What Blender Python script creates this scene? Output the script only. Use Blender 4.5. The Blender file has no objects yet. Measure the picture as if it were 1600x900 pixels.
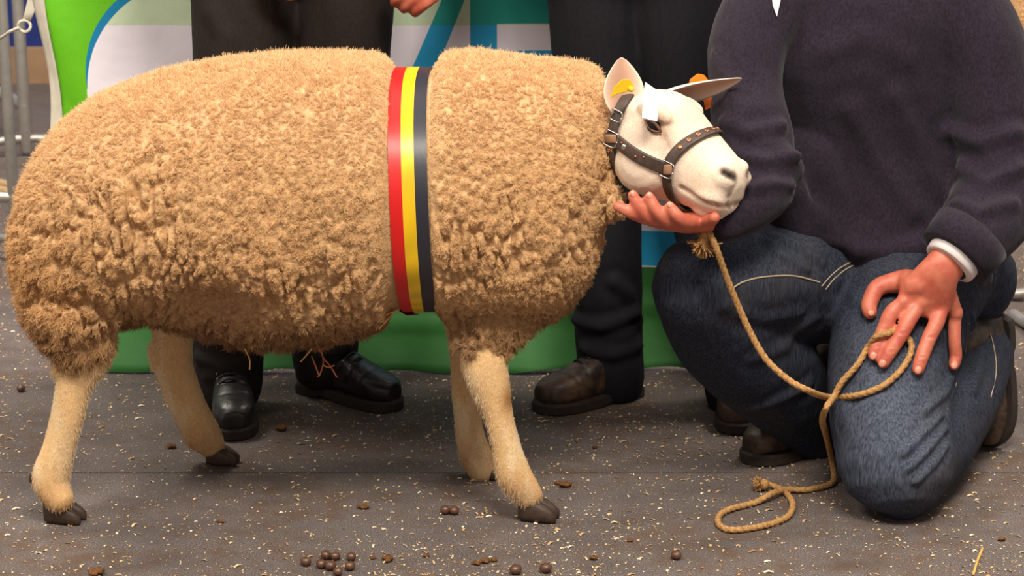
import bpy, bmesh, math, random
import numpy as np
from mathutils import Vector, Matrix
from mathutils.bvhtree import BVHTree

random.seed(7)
RNG = np.random.default_rng(11)
scene = bpy.context.scene
COL = scene.collection

# ------------------------------------------------------------------ camera
F_PX = 3325.0                 # focal length for a 1600 px wide frame
CAM_H = 1.31
PITCH = math.radians(14.8)
cam_data = bpy.data.cameras.new('camera')
cam_data.sensor_width = 36.0
cam_data.lens = 36.0 * F_PX / 1600.0
cam_data.clip_end = 200
cam = bpy.data.objects.new('camera', cam_data)
COL.objects.link(cam)
cam.location = (0, 0, CAM_H)
cam.rotation_euler = (math.radians(90) - PITCH, 0, 0)
cam_data.dof.use_dof = True
cam_data.dof.focus_distance = 3.50
cam_data.dof.aperture_fstop = 9.0
scene.camera = cam

# ------------------------------------------------------------------ light
scene.view_settings.view_transform = 'Standard'
scene.view_settings.look = 'None'
scene.view_settings.gamma = 1.0
scene.view_settings.exposure = 0.0
scene.view_settings.use_curve_mapping = False

world = bpy.data.worlds.new('hall_air')
scene.world = world
world.use_nodes = True
wb = world.node_tree.nodes['Background']
wb.inputs['Color'].default_value = (1.0, 0.93, 0.87, 1)
wb.inputs['Strength'].default_value = 0.42


def area_lamp(name, loc, target, size, power, color):
    ld = bpy.data.lights.new(name, 'AREA')
    ld.shape = 'RECTANGLE'
    ld.size, ld.size_y = size
    ld.energy = power
    ld.color = color
    o = bpy.data.objects.new(name, ld)
    COL.objects.link(o)
    o.location = loc
    d = Vector(target) - Vector(loc)
    o.rotation_euler = d.to_track_quat('-Z', 'Y').to_euler()
    return o


WARM = (1.0, 0.92, 0.80)
area_lamp('hall_or_fill_lamp', (0.6, 1.0, 4.0), (0.1, 3.6, 0.3), (1.6, 0.8), 245, WARM)
area_lamp('hall_or_fill_lamp', (-2.6, 1.4, 4.6), (-0.8, 4.0, 0.3), (1.8, 0.9), 150, WARM)  # unseen fill lamp, added to brighten the front of the banner
area_lamp('hall_or_fill_lamp', (-2.5, 5.5, 5.0), (-2.0, 5.2, 0.0), (2.0, 1.0), 210, WARM)
area_lamp('hall_or_fill_lamp', (2.6, 5.2, 5.0), (2.2, 5.0, 0.0), (2.0, 1.0), 210, WARM)

# ------------------------------------------------------------------ pixel helpers (placing real objects at real depths)
CF = Vector((0, math.cos(PITCH), -math.sin(PITCH)))
CU = Vector((0, math.sin(PITCH), math.cos(PITCH)))
CX = Vector((1, 0, 0))
CO = Vector((0, 0, CAM_H))


def ray(px, py):
    return CF + CX * ((px - 800.0) / F_PX) + CU * ((450.0 - py) / F_PX)


def P(px, py, Y):
    d = ray(px, py)
    return CO + d * (Y / d.y)


def G(px, py, z=0.0):
    d = ray(px, py)
    return CO + d * ((z - CAM_H) / d.z)


def mpp(p):
    """metres per pixel at world point p"""
    return (Vector(p) - CO).dot(CF) / F_PX


# ------------------------------------------------------------------ numpy noise
def _h(ix, iy, iz, seed):
    with np.errstate(over='ignore'):
        h = (ix.astype(np.int64) * 374761393 + iy.astype(np.int64) * 668265263 + iz.astype(np.int64) * 2147483647 + seed * 974634777)
        h = (h ^ (h >> 13)) * 1274126177
        h = h ^ (h >> 16)
    return (h & 0xFFFFFF).astype(np.float64) / float(0xFFFFFF)


def vnoise(p, seed=0):
    i = np.floor(p).astype(np.int64)
    f = p - i
    f = f * f * (3 - 2 * f)
    r = 0
    for dx in (0, 1):
        wx = f[:, 0] if dx else 1 - f[:, 0]
        for dy in (0, 1):
            wy = f[:, 1] if dy else 1 - f[:, 1]
            for dz in (0, 1):
                wz = f[:, 2] if dz else 1 - f[:, 2]
                r = r + wx * wy * wz * _h(i[:, 0] + dx, i[:, 1] + dy, i[:, 2] + dz, seed)
    return r * 2 - 1


def fbm(p, seed=0, octaves=3):
    r, a, s = 0, 1.0, 0
    for k in range(octaves):
        r = r + a * vnoise(p * (2 ** k), seed + k * 17)
        s += a
        a *= 0.5
    return r / s


def worley(p, seed=0):
    i = np.floor(p).astype(np.int64)
    f1 = np.full(len(p), 9.0)
    f2 = np.full(len(p), 9.0)
    idv = np.zeros(len(p))
    for dx in (-1, 0, 1):
        for dy in (-1, 0, 1):
            for dz in (-1, 0, 1):
                cx, cy, cz = i[:, 0] + dx, i[:, 1] + dy, i[:, 2] + dz
                q = np.stack([cx + _h(cx, cy, cz, seed), cy + _h(cx, cy, cz, seed + 5), cz + _h(cx, cy, cz, seed + 9)], 1)
                d = np.linalg.norm(q - p, axis=1)
                idc = _h(cx, cy, cz, seed + 23)
                closer = d < f1
                f2 = np.where(closer, f1, np.minimum(f2, d))
                idv = np.where(closer, idc, idv)
                f1 = np.where(closer, d, f1)
    return f1, f2, idv


def sstep(a, b, x):
    t = np.clip((x - a) / (b - a), 0, 1)
    return t * t * (3 - 2 * t)


# ------------------------------------------------------------------ object helpers
def link(name, me, mat=None, parent=None):
    o = bpy.data.objects.new(name, me)
    COL.objects.link(o)
    if mat is not None:
        me.materials.clear()
        me.materials.append(mat)
    if parent is not None:
        o.parent = parent
    return o


def tag(o, label, cat=None, group=None, kind=None):
    if label:
        o['label'] = label
    if cat:
        o['category'] = cat
    if group:
        o['group'] = group
    if kind:
        o['kind'] = kind
    return o


def thing(name, label, cat, loc=(0, 0, 0), group=None):
    """an Empty at the thing's base; parts are built in world space and parented with parent_keep"""
    o = bpy.data.objects.new(name, None)
    o.empty_display_size = 0.05
    COL.objects.link(o)
    o.location = loc
    tag(o, label, cat, group)
    return o


def part(name, geo, mat, parent, smooth=True, label=None):
    """mesh part given in world coordinates, stored in the local space of its top-level thing"""
    off = Vector((0, 0, 0))
    q = parent
    while q is not None:
        off += q.location
        q = q.parent
    me = geo if isinstance(geo, bpy.types.Mesh) else mesh_of(geo, smooth)
    if off.length > 0:
        me.transform(Matrix.Translation(-off))
    o = link(name, me, mat, parent)
    if label:
        o['label'] = label
    return o


def mesh_of(geo, smooth=True, name='m'):
    v, f = geo
    me = bpy.data.meshes.new(name)
    me.from_pydata([tuple(x) for x in v], [], f)
    me.validate()
    bm = bmesh.new()
    bm.from_mesh(me)
    bmesh.ops.recalc_face_normals(bm, faces=bm.faces)
    bm.to_mesh(me)
    bm.free()
    if smooth:
        me.polygons.foreach_set('use_smooth', [True] * len(me.polygons))
    me.update()
    return me


def join(*geos):
    V, Fs = [], []
    for v, f in geos:
        o = len(V)
        V.extend(v)
        Fs.extend([tuple(i + o for i in q) for q in f])
    return V, Fs


def xform(geo, M):
    return [M @ Vector(v) for v in geo[0]], geo[1]


def catmull(pts, n):
    """pts: array (k,d) -> n smooth samples (chord-length parameter)"""
    a = np.array(pts, float)
    k = len(a)
    if k == 2:
        t = np.linspace(0, 1, n)[:, None]
        return a[0] * (1 - t) + a[1] * t
    ext = np.vstack([2 * a[0] - a[1], a, 2 * a[-1] - a[-2]])
    seg = np.linalg.norm(a[1:, :3] - a[:-1, :3], axis=1) + 1e-9
    cum = np.concatenate([[0], np.cumsum(seg)])
    out = []
    for s in np.linspace(0, cum[-1], n):
        i = min(max(np.searchsorted(cum, s, side='right') - 1, 0), k - 2)
        t = (s - cum[i]) / seg[i]
        p0, p1, p2, p3 = ext[i], ext[i + 1], ext[i + 2], ext[i + 3]
        out.append(0.5 * ((2 * p1) + (-p0 + p2) * t + (2 * p0 - 5 * p1 + 4 * p2 - p3) * t * t + (-p0 + 3 * p1 - 3 * p2 + p3) * t ** 3))
    return np.array(out)


def rings(rs, seg=20, cap=True):
    """rs: list of (centre, u, v, ru, rv, exponent)"""
    V, Fs = [], []
    for (c, u, v, ru, rv, n) in rs:
        for k in range(seg):
            a = 2 * math.pi * k / seg
            ca, sa = math.cos(a), math.sin(a)
            x = math.copysign(abs(ca) ** (2.0 / n), ca)
            y = math.copysign(abs(sa) ** (2.0 / n), sa)
            V.append(Vector(c) + Vector(u) * (ru * x) + Vector(v) * (rv * y))
    m = len(rs)
    for i in range(m - 1):
        for k in range(seg):
            k2 = (k + 1) % seg
            Fs.append((i * seg + k, i * seg + k2, (i + 1) * seg + k2, (i + 1) * seg + k))
    if cap:
        Fs.append(tuple(range(seg))[::-1])
        Fs.append(tuple((m - 1) * seg + k for k in range(seg)))
    return V, Fs


def tube(pts, n=None, seg=12, ref=(0, 1, 0), round_ends=True, cap=True):
    """pts: rows (x,y,z,ra[,rb]); ra across (perp. to ref), rb along ref. Smoothly resampled, round ends."""
    a = np.array([list(p) if len(p) == 5 else list(p) + [p[3]] for p in pts], float)
    if n is None:
        n = max(3, len(a) * 4)
    s = catmull(a, n)
    s[:, 3:] = np.maximum(s[:, 3:], 1e-4)
    T = np.gradient(s[:, :3], axis=0)
    T /= np.linalg.norm(T, axis=1)[:, None] + 1e-12
    rs = []
    ref = Vector(ref)

    def frame(t, prev):
        t = Vector(t)
        u = ref.cross(t)
        if u.length < 0.15:
            u = prev if prev is not None else Vector((1, 0, 0)).cross(t)
            u = u - t * u.dot(t)
        u.normalize()
        if prev is not None and u.dot(prev) < 0:
            u = -u
        return u, t.cross(u).normalized(), t
    prev = None
    fr = []
    for i in range(n):
        u, v, t = frame(T[i], prev)
        prev = u
        fr.append((u, v, t))
    if round_ends:
        u, v, t = fr[0]
        r = min(s[0, 3], s[0, 4])
        for ang in (80, 55, 28):
            A = math.radians(ang)
            rs.append((Vector(s[0, :3]) - t * (r * math.sin(A)), u, v, s[0, 3] * math.cos(A), s[0, 4] * math.cos(A), 2))
    for i in range(n):
        u, v, t = fr[i]
        rs.append((Vector(s[i, :3]), u, v, s[i, 3], s[i, 4], 2))
    if round_ends:
        u, v, t = fr[-1]
        r = min(s[-1, 3], s[-1, 4])
        for ang in (28, 55, 80):
            A = math.radians(ang)
            rs.append((Vector(s[-1, :3]) + t * (r * math.sin(A)), u, v, s[-1, 3] * math.cos(A), s[-1, 4] * math.cos(A), 2))
    return rings(rs, seg, cap)


def limb(spec, n=None, seg=16, ref=(0, 1, 0)):
    """spec rows: (px, py, width_px, Y[, depth_ratio])"""
    rows = []
    for q in spec:
        c = P(q[0], q[1], q[3])
        r = q[2] * 0.5 * mpp(c)
        rows.append((c.x, c.y, c.z, r, r * (q[4] if len(q) > 4 else 1.0)))
    return tube(rows, n, seg, ref)


def ball(c, r, seg=16, M=None):
    """ellipsoid, r scalar or (rx,ry,rz), optional rotation M"""
    if not hasattr(r, '__len__'):
        r = (r, r, r)
    rs = []
    V, Fs = [], []
    nl = max(6, seg // 2)
    for i in range(nl + 1):
        th = math.pi * (i + 0.0) / nl
        th = min(max(th, 0.02), math.pi - 0.02)
        for k in range(seg):
            a = 2 * math.pi * k / seg
            p = Vector((r[0] * math.sin(th) * math.cos(a), r[1] * math.sin(th) * math.sin(a), r[2] * math.cos(th)))
            if M is not None:
                p = M @ p
            V.append(Vector(c) + p)
    for i in range(nl):
        for k in range(seg):
            k2 = (k + 1) % seg
            Fs.append((i * seg + k, i * seg + k2, (i + 1) * seg + k2, (i + 1) * seg + k))
    Fs.append(tuple(range(seg))[::-1])
    Fs.append(tuple(nl * seg + k for k in range(seg)))
    return V, Fs


def box(c, s, M=None):
    V = []
    for x in (-1, 1):
        for y in (-1, 1):
            for z in (-1, 1):
                p = Vector((x * s[0] / 2, y * s[1] / 2, z * s[2] / 2))
                V.append(Vector(c) + (M @ p if M is not None else p))
    return V, [(0, 1, 3, 2), (4, 6, 7, 5), (0, 4, 5, 1), (2, 3, 7, 6), (0, 2, 6, 4), (1, 5, 7, 3)]


def eval_mods(me, mods):
    o = bpy.data.objects.new('tmp', me)
    COL.objects.link(o)
    for typ, kw in mods:
        m = o.modifiers.new('m', typ)
        for k, val in kw.items():
            setattr(m, k, val)
    dg = bpy.context.evaluated_depsgraph_get()
    dg.update()
    r = bpy.data.meshes.new_from_object(o.evaluated_get(dg), depsgraph=dg)
    bpy.data.objects.remove(o)
    bpy.data.meshes.remove(me)
    return r


def remesh(geos, voxel, smooth=4, factor=0.5):
    me = mesh_of(join(*geos))
    mods = [('REMESH', dict(mode='VOXEL', voxel_size=voxel, use_smooth_shade=True))]
    if smooth:
        mods.append(('SMOOTH', dict(factor=factor, iterations=smooth)))
    r = eval_mods(me, mods)
    r.polygons.foreach_set('use_smooth', [True] * len(r.polygons))
    return r


def get_v(me):
    a = np.empty(len(me.vertices) * 3)
    me.vertices.foreach_get('co', a)
    return a.reshape(-1, 3)


def get_n(me):
    a = np.empty(len(me.vertices) * 3, dtype=np.float32)
    me.vertex_normals.foreach_get('vector', a)
    return a.reshape(-1, 3).astype(float)


def set_v(me, v):
    me.vertices.foreach_set('co', np.ascontiguousarray(v, dtype=np.float32).ravel())
    me.update()


def set_col(me, c, name='col'):
    at = me.attributes.new(name, 'FLOAT_COLOR', 'POINT')
    rgba = np.ones((len(c), 4), dtype=np.float32)
    rgba[:, :3] = c
    at.data.foreach_set('color', rgba.ravel())


def seg_dist(v, poly):
    best = np.full(len(v), 1e9)
    for a, b in zip(poly[:-1], poly[1:]):
        a = np.array(a)
        b = np.array(b)
        ab = b - a
        t = np.clip(((v - a) @ ab) / (ab @ ab + 1e-12), 0, 1)
        best = np.minimum(best, np.linalg.norm(v - (a + t[:, None] * ab), axis=1))
    return best


def folds(me, fl):
    """cloth folds: each (polyline of world points, amplitude, width); ridge with a groove either side"""
    v, n = get_v(me), get_n(me)
    d = np.zeros(len(v))
    for poly, amp, w in fl:
        s = seg_dist(v, [tuple(p) for p in poly])
        d += amp * (1.35 * np.exp(-(s / w) ** 2) - 0.6 * np.exp(-((s - 1.7 * w) / w) ** 2))
    set_v(me, v + n * d[:, None])


def bvh_of(*meshes):
    V, Fs = [], []
    for me in meshes:
        o = len(V)
        V.extend([tuple(x.co) for x in me.vertices])
        Fs.extend([tuple(i + o for i in p.vertices) for p in me.polygons])
    return BVHTree.FromPolygons(V, Fs)


def hit(bvh, px, py, default_y=3.4, lift=0.0):
    """point where the sight line through a pixel meets a surface, lifted off it"""
    d = ray(px, py).normalized()
    loc, nor, idx, dist = bvh.ray_cast(CO, d)
    if loc is None:
        return P(px, py, default_y)
    if nor.dot(d) > 0:
        nor = -nor
    return loc + nor * lift


def srgb(r, g, b):
    def f(c):
        c /= 255.0
        return c / 12.92 if c <= 0.04045 else ((c + 0.055) / 1.055) ** 2.4
    return (f(r), f(g), f(b))


# ------------------------------------------------------------------ materials
class NT:
    def __init__(self, name):
        self.m = bpy.data.materials.new(name)
        self.m.use_nodes = True
        self.t = self.m.node_tree
        self.b = self.t.nodes['Principled BSDF']

    def n(self, typ, **kw):
        nd = self.t.nodes.new(typ)
        for k, val in kw.items():
            if k in nd.inputs:
                self.put(nd.inputs[k], val)
            else:
                setattr(nd, k, val)
        return nd

    def put(self, sock, val):
        if hasattr(val, 'is_output') or isinstance(val, bpy.types.NodeSocket):
            self.t.links.new(val, sock)
        else:
            if sock.type == 'RGBA' and len(val) == 3:
                val = (*val, 1)
            sock.default_value = val

    def set(self, **kw):
        for k, val in kw.items():
            self.put(self.b.inputs[k.replace('_', ' ')], val)
        return self

    def math(self, op, a, b=0.0, c=None):
        nd = self.t.nodes.new('ShaderNodeMath')
        nd.operation = op
        self.put(nd.inputs[0], a)
        self.put(nd.inputs[1], b)
        if c is not None:
            self.put(nd.inputs[2], c)
        return nd.outputs[0]

    def mix(self, fac, a, b, blend='MIX'):
        nd = self.t.nodes.new('ShaderNodeMix')
        nd.data_type = 'RGBA'
        nd.blend_type = blend
        self.put(nd.inputs[0], fac)
        self.put(nd.inputs[6], a)
        self.put(nd.inputs[7], b)
        return nd.outputs[2]

    def obj(self, scale=(1, 1, 1)):
        tc = self.t.nodes.new('ShaderNodeTexCoord')
        mp = self.t.nodes.new('ShaderNodeMapping')
        mp.inputs['Scale'].default_value = scale
        self.t.links.new(tc.outputs['Object'], mp.inputs[0])
        return mp.outputs[0]

    def noise(self, scale, vec=None, detail=3, rough=0.55):
        nd = self.t.nodes.new('ShaderNodeTexNoise')
        nd.inputs['Scale'].default_value = scale
        nd.inputs['Detail'].default_value = detail
        nd.inputs['Roughness'].default_value = rough
        self.t.links.new(vec if vec is not None else self.obj(), nd.inputs['Vector'])
        return nd.outputs['Fac']

    def ramp(self, fac, stops):
        nd = self.t.nodes.new('ShaderNodeValToRGB')
        while len(nd.color_ramp.elements) < len(stops):
            nd.color_ramp.elements.new(0.5)
        for e, (p, c) in zip(nd.color_ramp.elements, stops):
            e.position = p
            e.color = (*c, 1) if len(c) == 3 else c
        self.put(nd.inputs[0], fac)
        return nd.outputs[0]

    def bump(self, height, strength=0.3, dist=0.002):
        nd = self.t.nodes.new('ShaderNodeBump')
        nd.inputs['Strength'].default_value = strength
        nd.inputs['Distance'].default_value = dist
        self.put(nd.inputs['Height'], height)
        self.t.links.new(nd.outputs[0], self.b.inputs['Normal'])

    def attr(self, name):
        nd = self.t.nodes.new('ShaderNodeAttribute')
        nd.attribute_name = name
        return nd


def simple(name, col, rough=0.6, metal=0.0, noise_amt=0.15, noise_scale=60.0, bump=0.15, spec=0.4):
    k = NT(name)
    f = k.noise(noise_scale)
    lo = tuple(c * (1 - noise_amt) for c in col)
    hi = tuple(min(1, c * (1 + noise_amt)) for c in col)
    k.set(Base_Color=k.ramp(f, [(0.3, lo), (0.7, hi)]), Roughness=rough, Metallic=metal)
    k.b.inputs['Specular IOR Level'].default_value = spec
    if bump:
        k.bump(f, bump)
    return k.m

# ================================================================== SETTING
def mat_floor():
    k = NT('rubber_matting')
    v = k.obj()
    big = k.noise(3.5, v, 4)
    mid = k.noise(22, v, 4)
    fine = k.noise(420, v, 3, 0.7)
    base = k.ramp(fine, [(0.30, srgb(58, 50, 48)), (0.52, srgb(106, 96, 93)), (0.75, srgb(172, 158, 150))])
    stain = k.ramp(k.math('MULTIPLY', big, mid), [(0.22, (0, 0, 0)), (0.40, (1, 1, 1))])
    col = k.mix(k.math('MULTIPLY', stain, 0.6), base, srgb(96, 68, 42))
    dark = k.ramp(k.noise(6.0, k.obj((1, 1.7, 1)), 3), [(0.45, (0, 0, 0)), (0.72, (1, 1, 1))])
    col = k.mix(k.math('MULTIPLY', dark, 0.35), col, srgb(58, 50, 50))
    k.set(Base_Color=col, Roughness=0.75)
    k.b.inputs['Specular IOR Level'].default_value = 0.3
    k.bump(fine, 0.7, 0.004)
    return k.m


M_floor = mat_floor()
floor = tag(link('floor', mesh_of(box((0, 6.0, -0.05), (16, 16, 0.08)), False), M_floor), 'dark grey rubber matting floor of the show hall', None, None, 'structure')
seam_y = G(460, 739).y
for (y0, y1) in ((0.2, seam_y - 0.002), (seam_y + 0.002, 8.3)):
    me = mesh_of(box((0, (y0 + y1) / 2, -0.006), (9.0, y1 - y0, 0.012)), False)
    o = link('mat_panel', me, M_floor, floor)

# back wall, blue boards over a pale brown skirting
M_blue = simple('blue_board', srgb(24, 42, 110), 0.5, 0, 0.08, 8, 0.05)
M_skirt = simple('skirting_wood', srgb(150, 118, 90), 0.6, 0, 0.12, 12, 0.05)
wall_y = G(30, 128).y
wall = tag(link('wall_back', mesh_of(box((0, wall_y + 0.1, 1.9), (16, 0.12, 3.8)), False), M_blue), None, None, None, 'structure')
bb = tag(link('baseboard_back', mesh_of(box((0, wall_y, 0.065), (16, 0.07, 0.13)), False), M_skirt), None, None, None, 'structure')

# ------------------------------------------------------------------ wood shavings strewn on the matting (uncountable)
def shavings():
    n = 72000
    xs = RNG.uniform(-1.7, 1.7, n)
    ys = 2.9 + 3.3 * RNG.random(n) ** 1.3
    dens = 0.45 + 0.55 * sstep(-0.2, 0.35, fbm(np.stack([xs * 2.2, ys * 2.2, xs * 0], 1), 3))
    keep = RNG.random(n) < dens
    xs, ys = xs[keep], ys[keep]
    n = len(xs)
    L = RNG.lognormal(math.log(0.0034), 0.55, n).clip(0.0014, 0.016)
    W = (L * RNG.uniform(0.2, 0.65, n)).clip(0.0008, 0.0035)
    A = RNG.uniform(0, math.pi, n)
    tilt = RNG.uniform(-0.35, 0.35, n)
    ca, sa = np.cos(A), np.sin(A)
    V = np.zeros((n, 6, 3))
    for j, (l, w, up) in enumerate(((-1, -1, 0), (-1, 1, 0.1), (0, -1, 1.0), (0, 1, 1.1), (1, -1, 0.2), (1, 1, 0))):
        lx, wy = l * L / 2, w * W / 2
        V[:, j, 0] = xs + lx * ca - wy * sa
        V[:, j, 1] = ys + lx * sa + wy * ca
        V[:, j, 2] = 0.0008 + up * L * 0.16 + np.abs(tilt) * W * (0.5 + 0.5 * w)
    F = np.array([[0, 2, 3, 1], [2, 4, 5, 3]])
    faces = (np.arange(n)[:, None, None] * 6 + F[None]).reshape(-1, 4)
    me = bpy.data.meshes.new('wood_shavings')
    me.from_pydata(V.reshape(-1, 3).tolist(), [], faces.tolist())
    pal = np.array([srgb(226, 196, 150), srgb(198, 160, 112), srgb(240, 222, 190), srgb(170, 122, 74), srgb(214, 176, 120)])
    c = pal[RNG.choice(5, n, p=[0.3, 0.26, 0.18, 0.1, 0.16])] * RNG.uniform(0.7, 1.05, (n, 1))
    set_col(me, np.repeat(c, 6, axis=0))
    return me


k = NT('shaving_wood')
k.set(Base_Color=k.attr('col').outputs['Color'], Roughness=0.7)
M_shav = k.m
tag(link('wood_shavings', shavings(), M_shav), 'pale wood shavings strewn over the dark matting', 'shavings', None, 'stuff')

# ------------------------------------------------------------------ printed banner hung on a barrier
BY = 4.31                                   # plane of the cloth
def bpt(px, py):
    p = P(px, py, BY)
    return p.x, p.z


def banner_y(x, z):
    """depth of the cloth: soft folds, hem pushed out along the floor"""
    y = BY + 0.008 * math.sin(x * 5.1 + 0.6) + 0.006 * math.sin(x * 11.3 + z * 3.0) + 0.004 * math.sin(x * 23 + z * 9)
    if x < -0.85:                            # tension creases by the tied edge
        y += 0.010 * math.sin((x * 0.8 + z * 0.35) * 55) * min(1, (-0.85 - x) / 0.1) * min(1.0, z * 2)
    if z < 0.16:
        q = (0.16 - z) / 0.16
        y -= 0.060 * q * q + 0.016 * q * math.sin(x * 13 + 1.0) + 0.01 * q * math.sin(x * 31)
    y += -0.012 * math.exp(-((z - 0.115 - 0.018 * math.sin(x * 6)) / 0.012) ** 2)
    return y


def cloth_grid(x0f, x1f, z0, z1, nx, nz, off=0.0, th=0.0):
    V, Fs = [], []
    for j in range(nz + 1):
        z = z0 + (z1 - z0) * j / nz
        for i in range(nx + 1):
            x = x0f(z) + (x1f(z) - x0f(z)) * i / nx
            zz = z + (0.006 * math.sin(x * 9) + 0.004 * math.sin(x * 23) if j == 0 else 0)
            V.append((x, banner_y(x, z) - off, max(zz, 0.003)))
    for j in range(nz):
        for i in range(nx):
            a = j * (nx + 1) + i
            Fs.append((a, a + 1, a + nx + 2, a + nx + 1))
    return V, Fs


def mat_banner():
    k = NT('banner_print')
    uv = k.t.nodes.new('ShaderNodeUVMap')
    uv.uv_map = 'print'
    sx = k.t.nodes.new('ShaderNodeSeparateXYZ')
    k.t.links.new(uv.outputs[0], sx.inputs[0])
    X, Z = sx.outputs[0], sx.outputs[1]

    def lt(a, b):
        return k.math('LESS_THAN', a, b)

    def gt(a, b):
        return k.math('GREATER_THAN', a, b)

    def AND(*q):
        r = q[0]
        for s in q[1:]:
            r = k.math('MULTIPLY', r, s)
        return r

    def rect(pxa, pya, pxb, pyb):
        xa, za = bpt(pxa, pya)
        xb, zb = bpt(pxb, pyb)
        return AND(gt(X, xa), lt(X, xb), lt(Z, za), gt(Z, zb))

    def circ(px, py, rpx):
        cx, cz = bpt(px, py)
        r = rpx * mpp(P(px, py, BY))
        dx = k.math('SUBTRACT', X, cx)
        dz = k.math('MULTIPLY', k.math('SUBTRACT', Z, cz), 0.985)
        d2 = k.math('ADD', k.math('MULTIPLY', dx, dx), k.math('MULTIPLY', dz, dz))
        return lt(d2, r * r)

    def right_of(pa, pb):
        """points to the right of the line through two design points"""
        (xa, za), (xb, zb) = bpt(*pa), bpt(*pb)
        s = (xb - xa) / (zb - za)
        return gt(k.math('SUBTRACT', X, k.math('MULTIPLY', Z, s)), xa - za * s)

    lime, white = srgb(104, 188, 30), srgb(240, 232, 242)
    cyan, teal, pale = srgb(46, 164, 216), srgb(44, 160, 150), srgb(206, 224, 190)
    green = srgb(54, 108, 52)
    mid_z = bpt(300, 138)[1]
    x138 = bpt(138, 160)[0]
    below = lt(Z, mid_z)
    inner = k.math('MAXIMUM', AND(circ(300, 138, 162), k.math('SUBTRACT', 1, below)), k.math('MAXIMUM', AND(below, gt(X, x138)), gt(X, bpt(302, 100)[0])))
    outer = k.math('MAXIMUM', circ(284, 116, 149), inner)
    outer = AND(outer, k.math('SUBTRACT', 1, AND(below, lt(X, x138))))
    col = k.mix(outer, lime, srgb(24, 130, 178))
    col = k.mix(inner, col, white)
    top = gt(Z, bpt(300, 40)[1])
    col = k.mix(AND(inner, top), col, pale)
    stroke1 = AND(right_of((650, 92), (690, 0)), k.math('SUBTRACT', 1, right_of((689, 92), (726, 0))), gt(Z, bpt(650, 330)[1]))
    e = k.math('MAXIMUM', rect(734, -60, 777, 330), k.math('MAXIMUM', rect(734, -60, 866, 38), k.math('MAXIMUM', rect(734, 80, 866, 160), rect(734, 290, 866, 330))))
    letters = k.math('MAXIMUM', k.math('MAXIMUM', stroke1, e), k.math('MAXIMUM', rect(598, 68, 614, 330), rect(140, 361, 1320, 416)))
    col = k.mix(letters, col, cyan)
    col = k.mix(AND(letters, top), col, teal)
    low = lt(Z, bpt(800, 418)[1])
    col = k.mix(low, col, green)
    weave = k.noise(700, k.obj(), 2)
    col = k.mix(0.10, col, k.ramp(weave, [(0.3, (0, 0, 0)), (0.7, (1, 1, 1))]), 'OVERLAY')
    k.set(Base_Color=col, Roughness=0.6)
    k.b.inputs['Specular IOR Level'].default_value = 0.25
    k.bump(k.noise(9, k.obj(), 3), 0.25, 0.02)
    return k.m


def add_uv_xz(me, off):
    uvl = me.uv_layers.new(name='print')
    v = get_v(me)
    idx = np.empty(len(me.loops), dtype=np.int32)
    me.loops.foreach_get('vertex_index', idx)
    uv = np.stack([v[idx, 0] + off.x, v[idx, 2] + off.z], 1)
    uvl.data.foreach_set('uv', uv.astype(np.float32).ravel())


XL = lambda z: bpt(81, 100)[0] + 0.030 * (0.75 - z) + 0.006 * math.sin(z * 14)
XR = lambda z: 0.86
banner = thing('banner', 'green and white printed banner with blue lettering hung behind the people', 'banner', (0, BY, 0))
g = cloth_grid(XL, XR, 0.004, 1.08, 150, 70)
bm_ = mesh_of(g)
ob = part('cloth', bm_, mat_banner(), banner)
add_uv_xz(ob.data, Vector((0, BY, 0)))
for q in (ob,):
    md = q.modifiers.new('thickness', 'SOLIDIFY')
    md.thickness = 0.0012
    md.offset = -1
M_white_web = simple('white_webbing', srgb(205, 198, 180), 0.75, 0, 0.10, 30, 0.2)
hem = cloth_grid(lambda z: XL(z) - 0.021 - 0.003 * math.sin(z * 17), lambda z: XL(z) + 0.002, 0.05, 1.08, 4, 60, 0.0015)
o = part('edge_strip', hem, M_white_web, banner, label='white webbing edge of the banner')
md = o.modifiers.new('thickness', 'SOLIDIFY')
md.thickness = 0.002
# tie tab with ring, and the cord that holds it
ring_c = P(38, 41, BY - 0.005)
tab = rings([(P(a, b, BY - 0.004), Vector((1, 0, 0)), Vector((0, 1, 0)), w, 0.0015, 2) for a, b, w in ((56, -30, 0.014), (52, 0, 0.012), (46, 20, 0.010), (41, 33, 0.009))], 10)
part('tie_tab', tab, M_white_web, banner)
circ = [(ring_c + Vector((math.cos(a) * 0.0125, 0.002 * math.sin(a * 2), math.sin(a) * 0.0115))) for a in np.linspace(0, 2 * math.pi, 25)]
part('tie_ring', tube([(*p, 0.0032) for p in circ], 40, 8, round_ends=False), M_white_web, banner)
cord_pts = [P(28, 44, BY - 0.01), P(16, 49, BY), P(0, 60, BY + 0.05), P(-30, 72, BY + 0.25), P(-60, 70, BY + 0.6)]
part('tie_cord', tube([(*p, 0.0034) for p in cord_pts], 24, 8), M_white_web, banner)

# ------------------------------------------------------------------ galvanised crowd barriers
M_galv = simple('galvanised_steel', srgb(176, 172, 164), 0.42, 0.65, 0.10, 40, 0.05)


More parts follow.
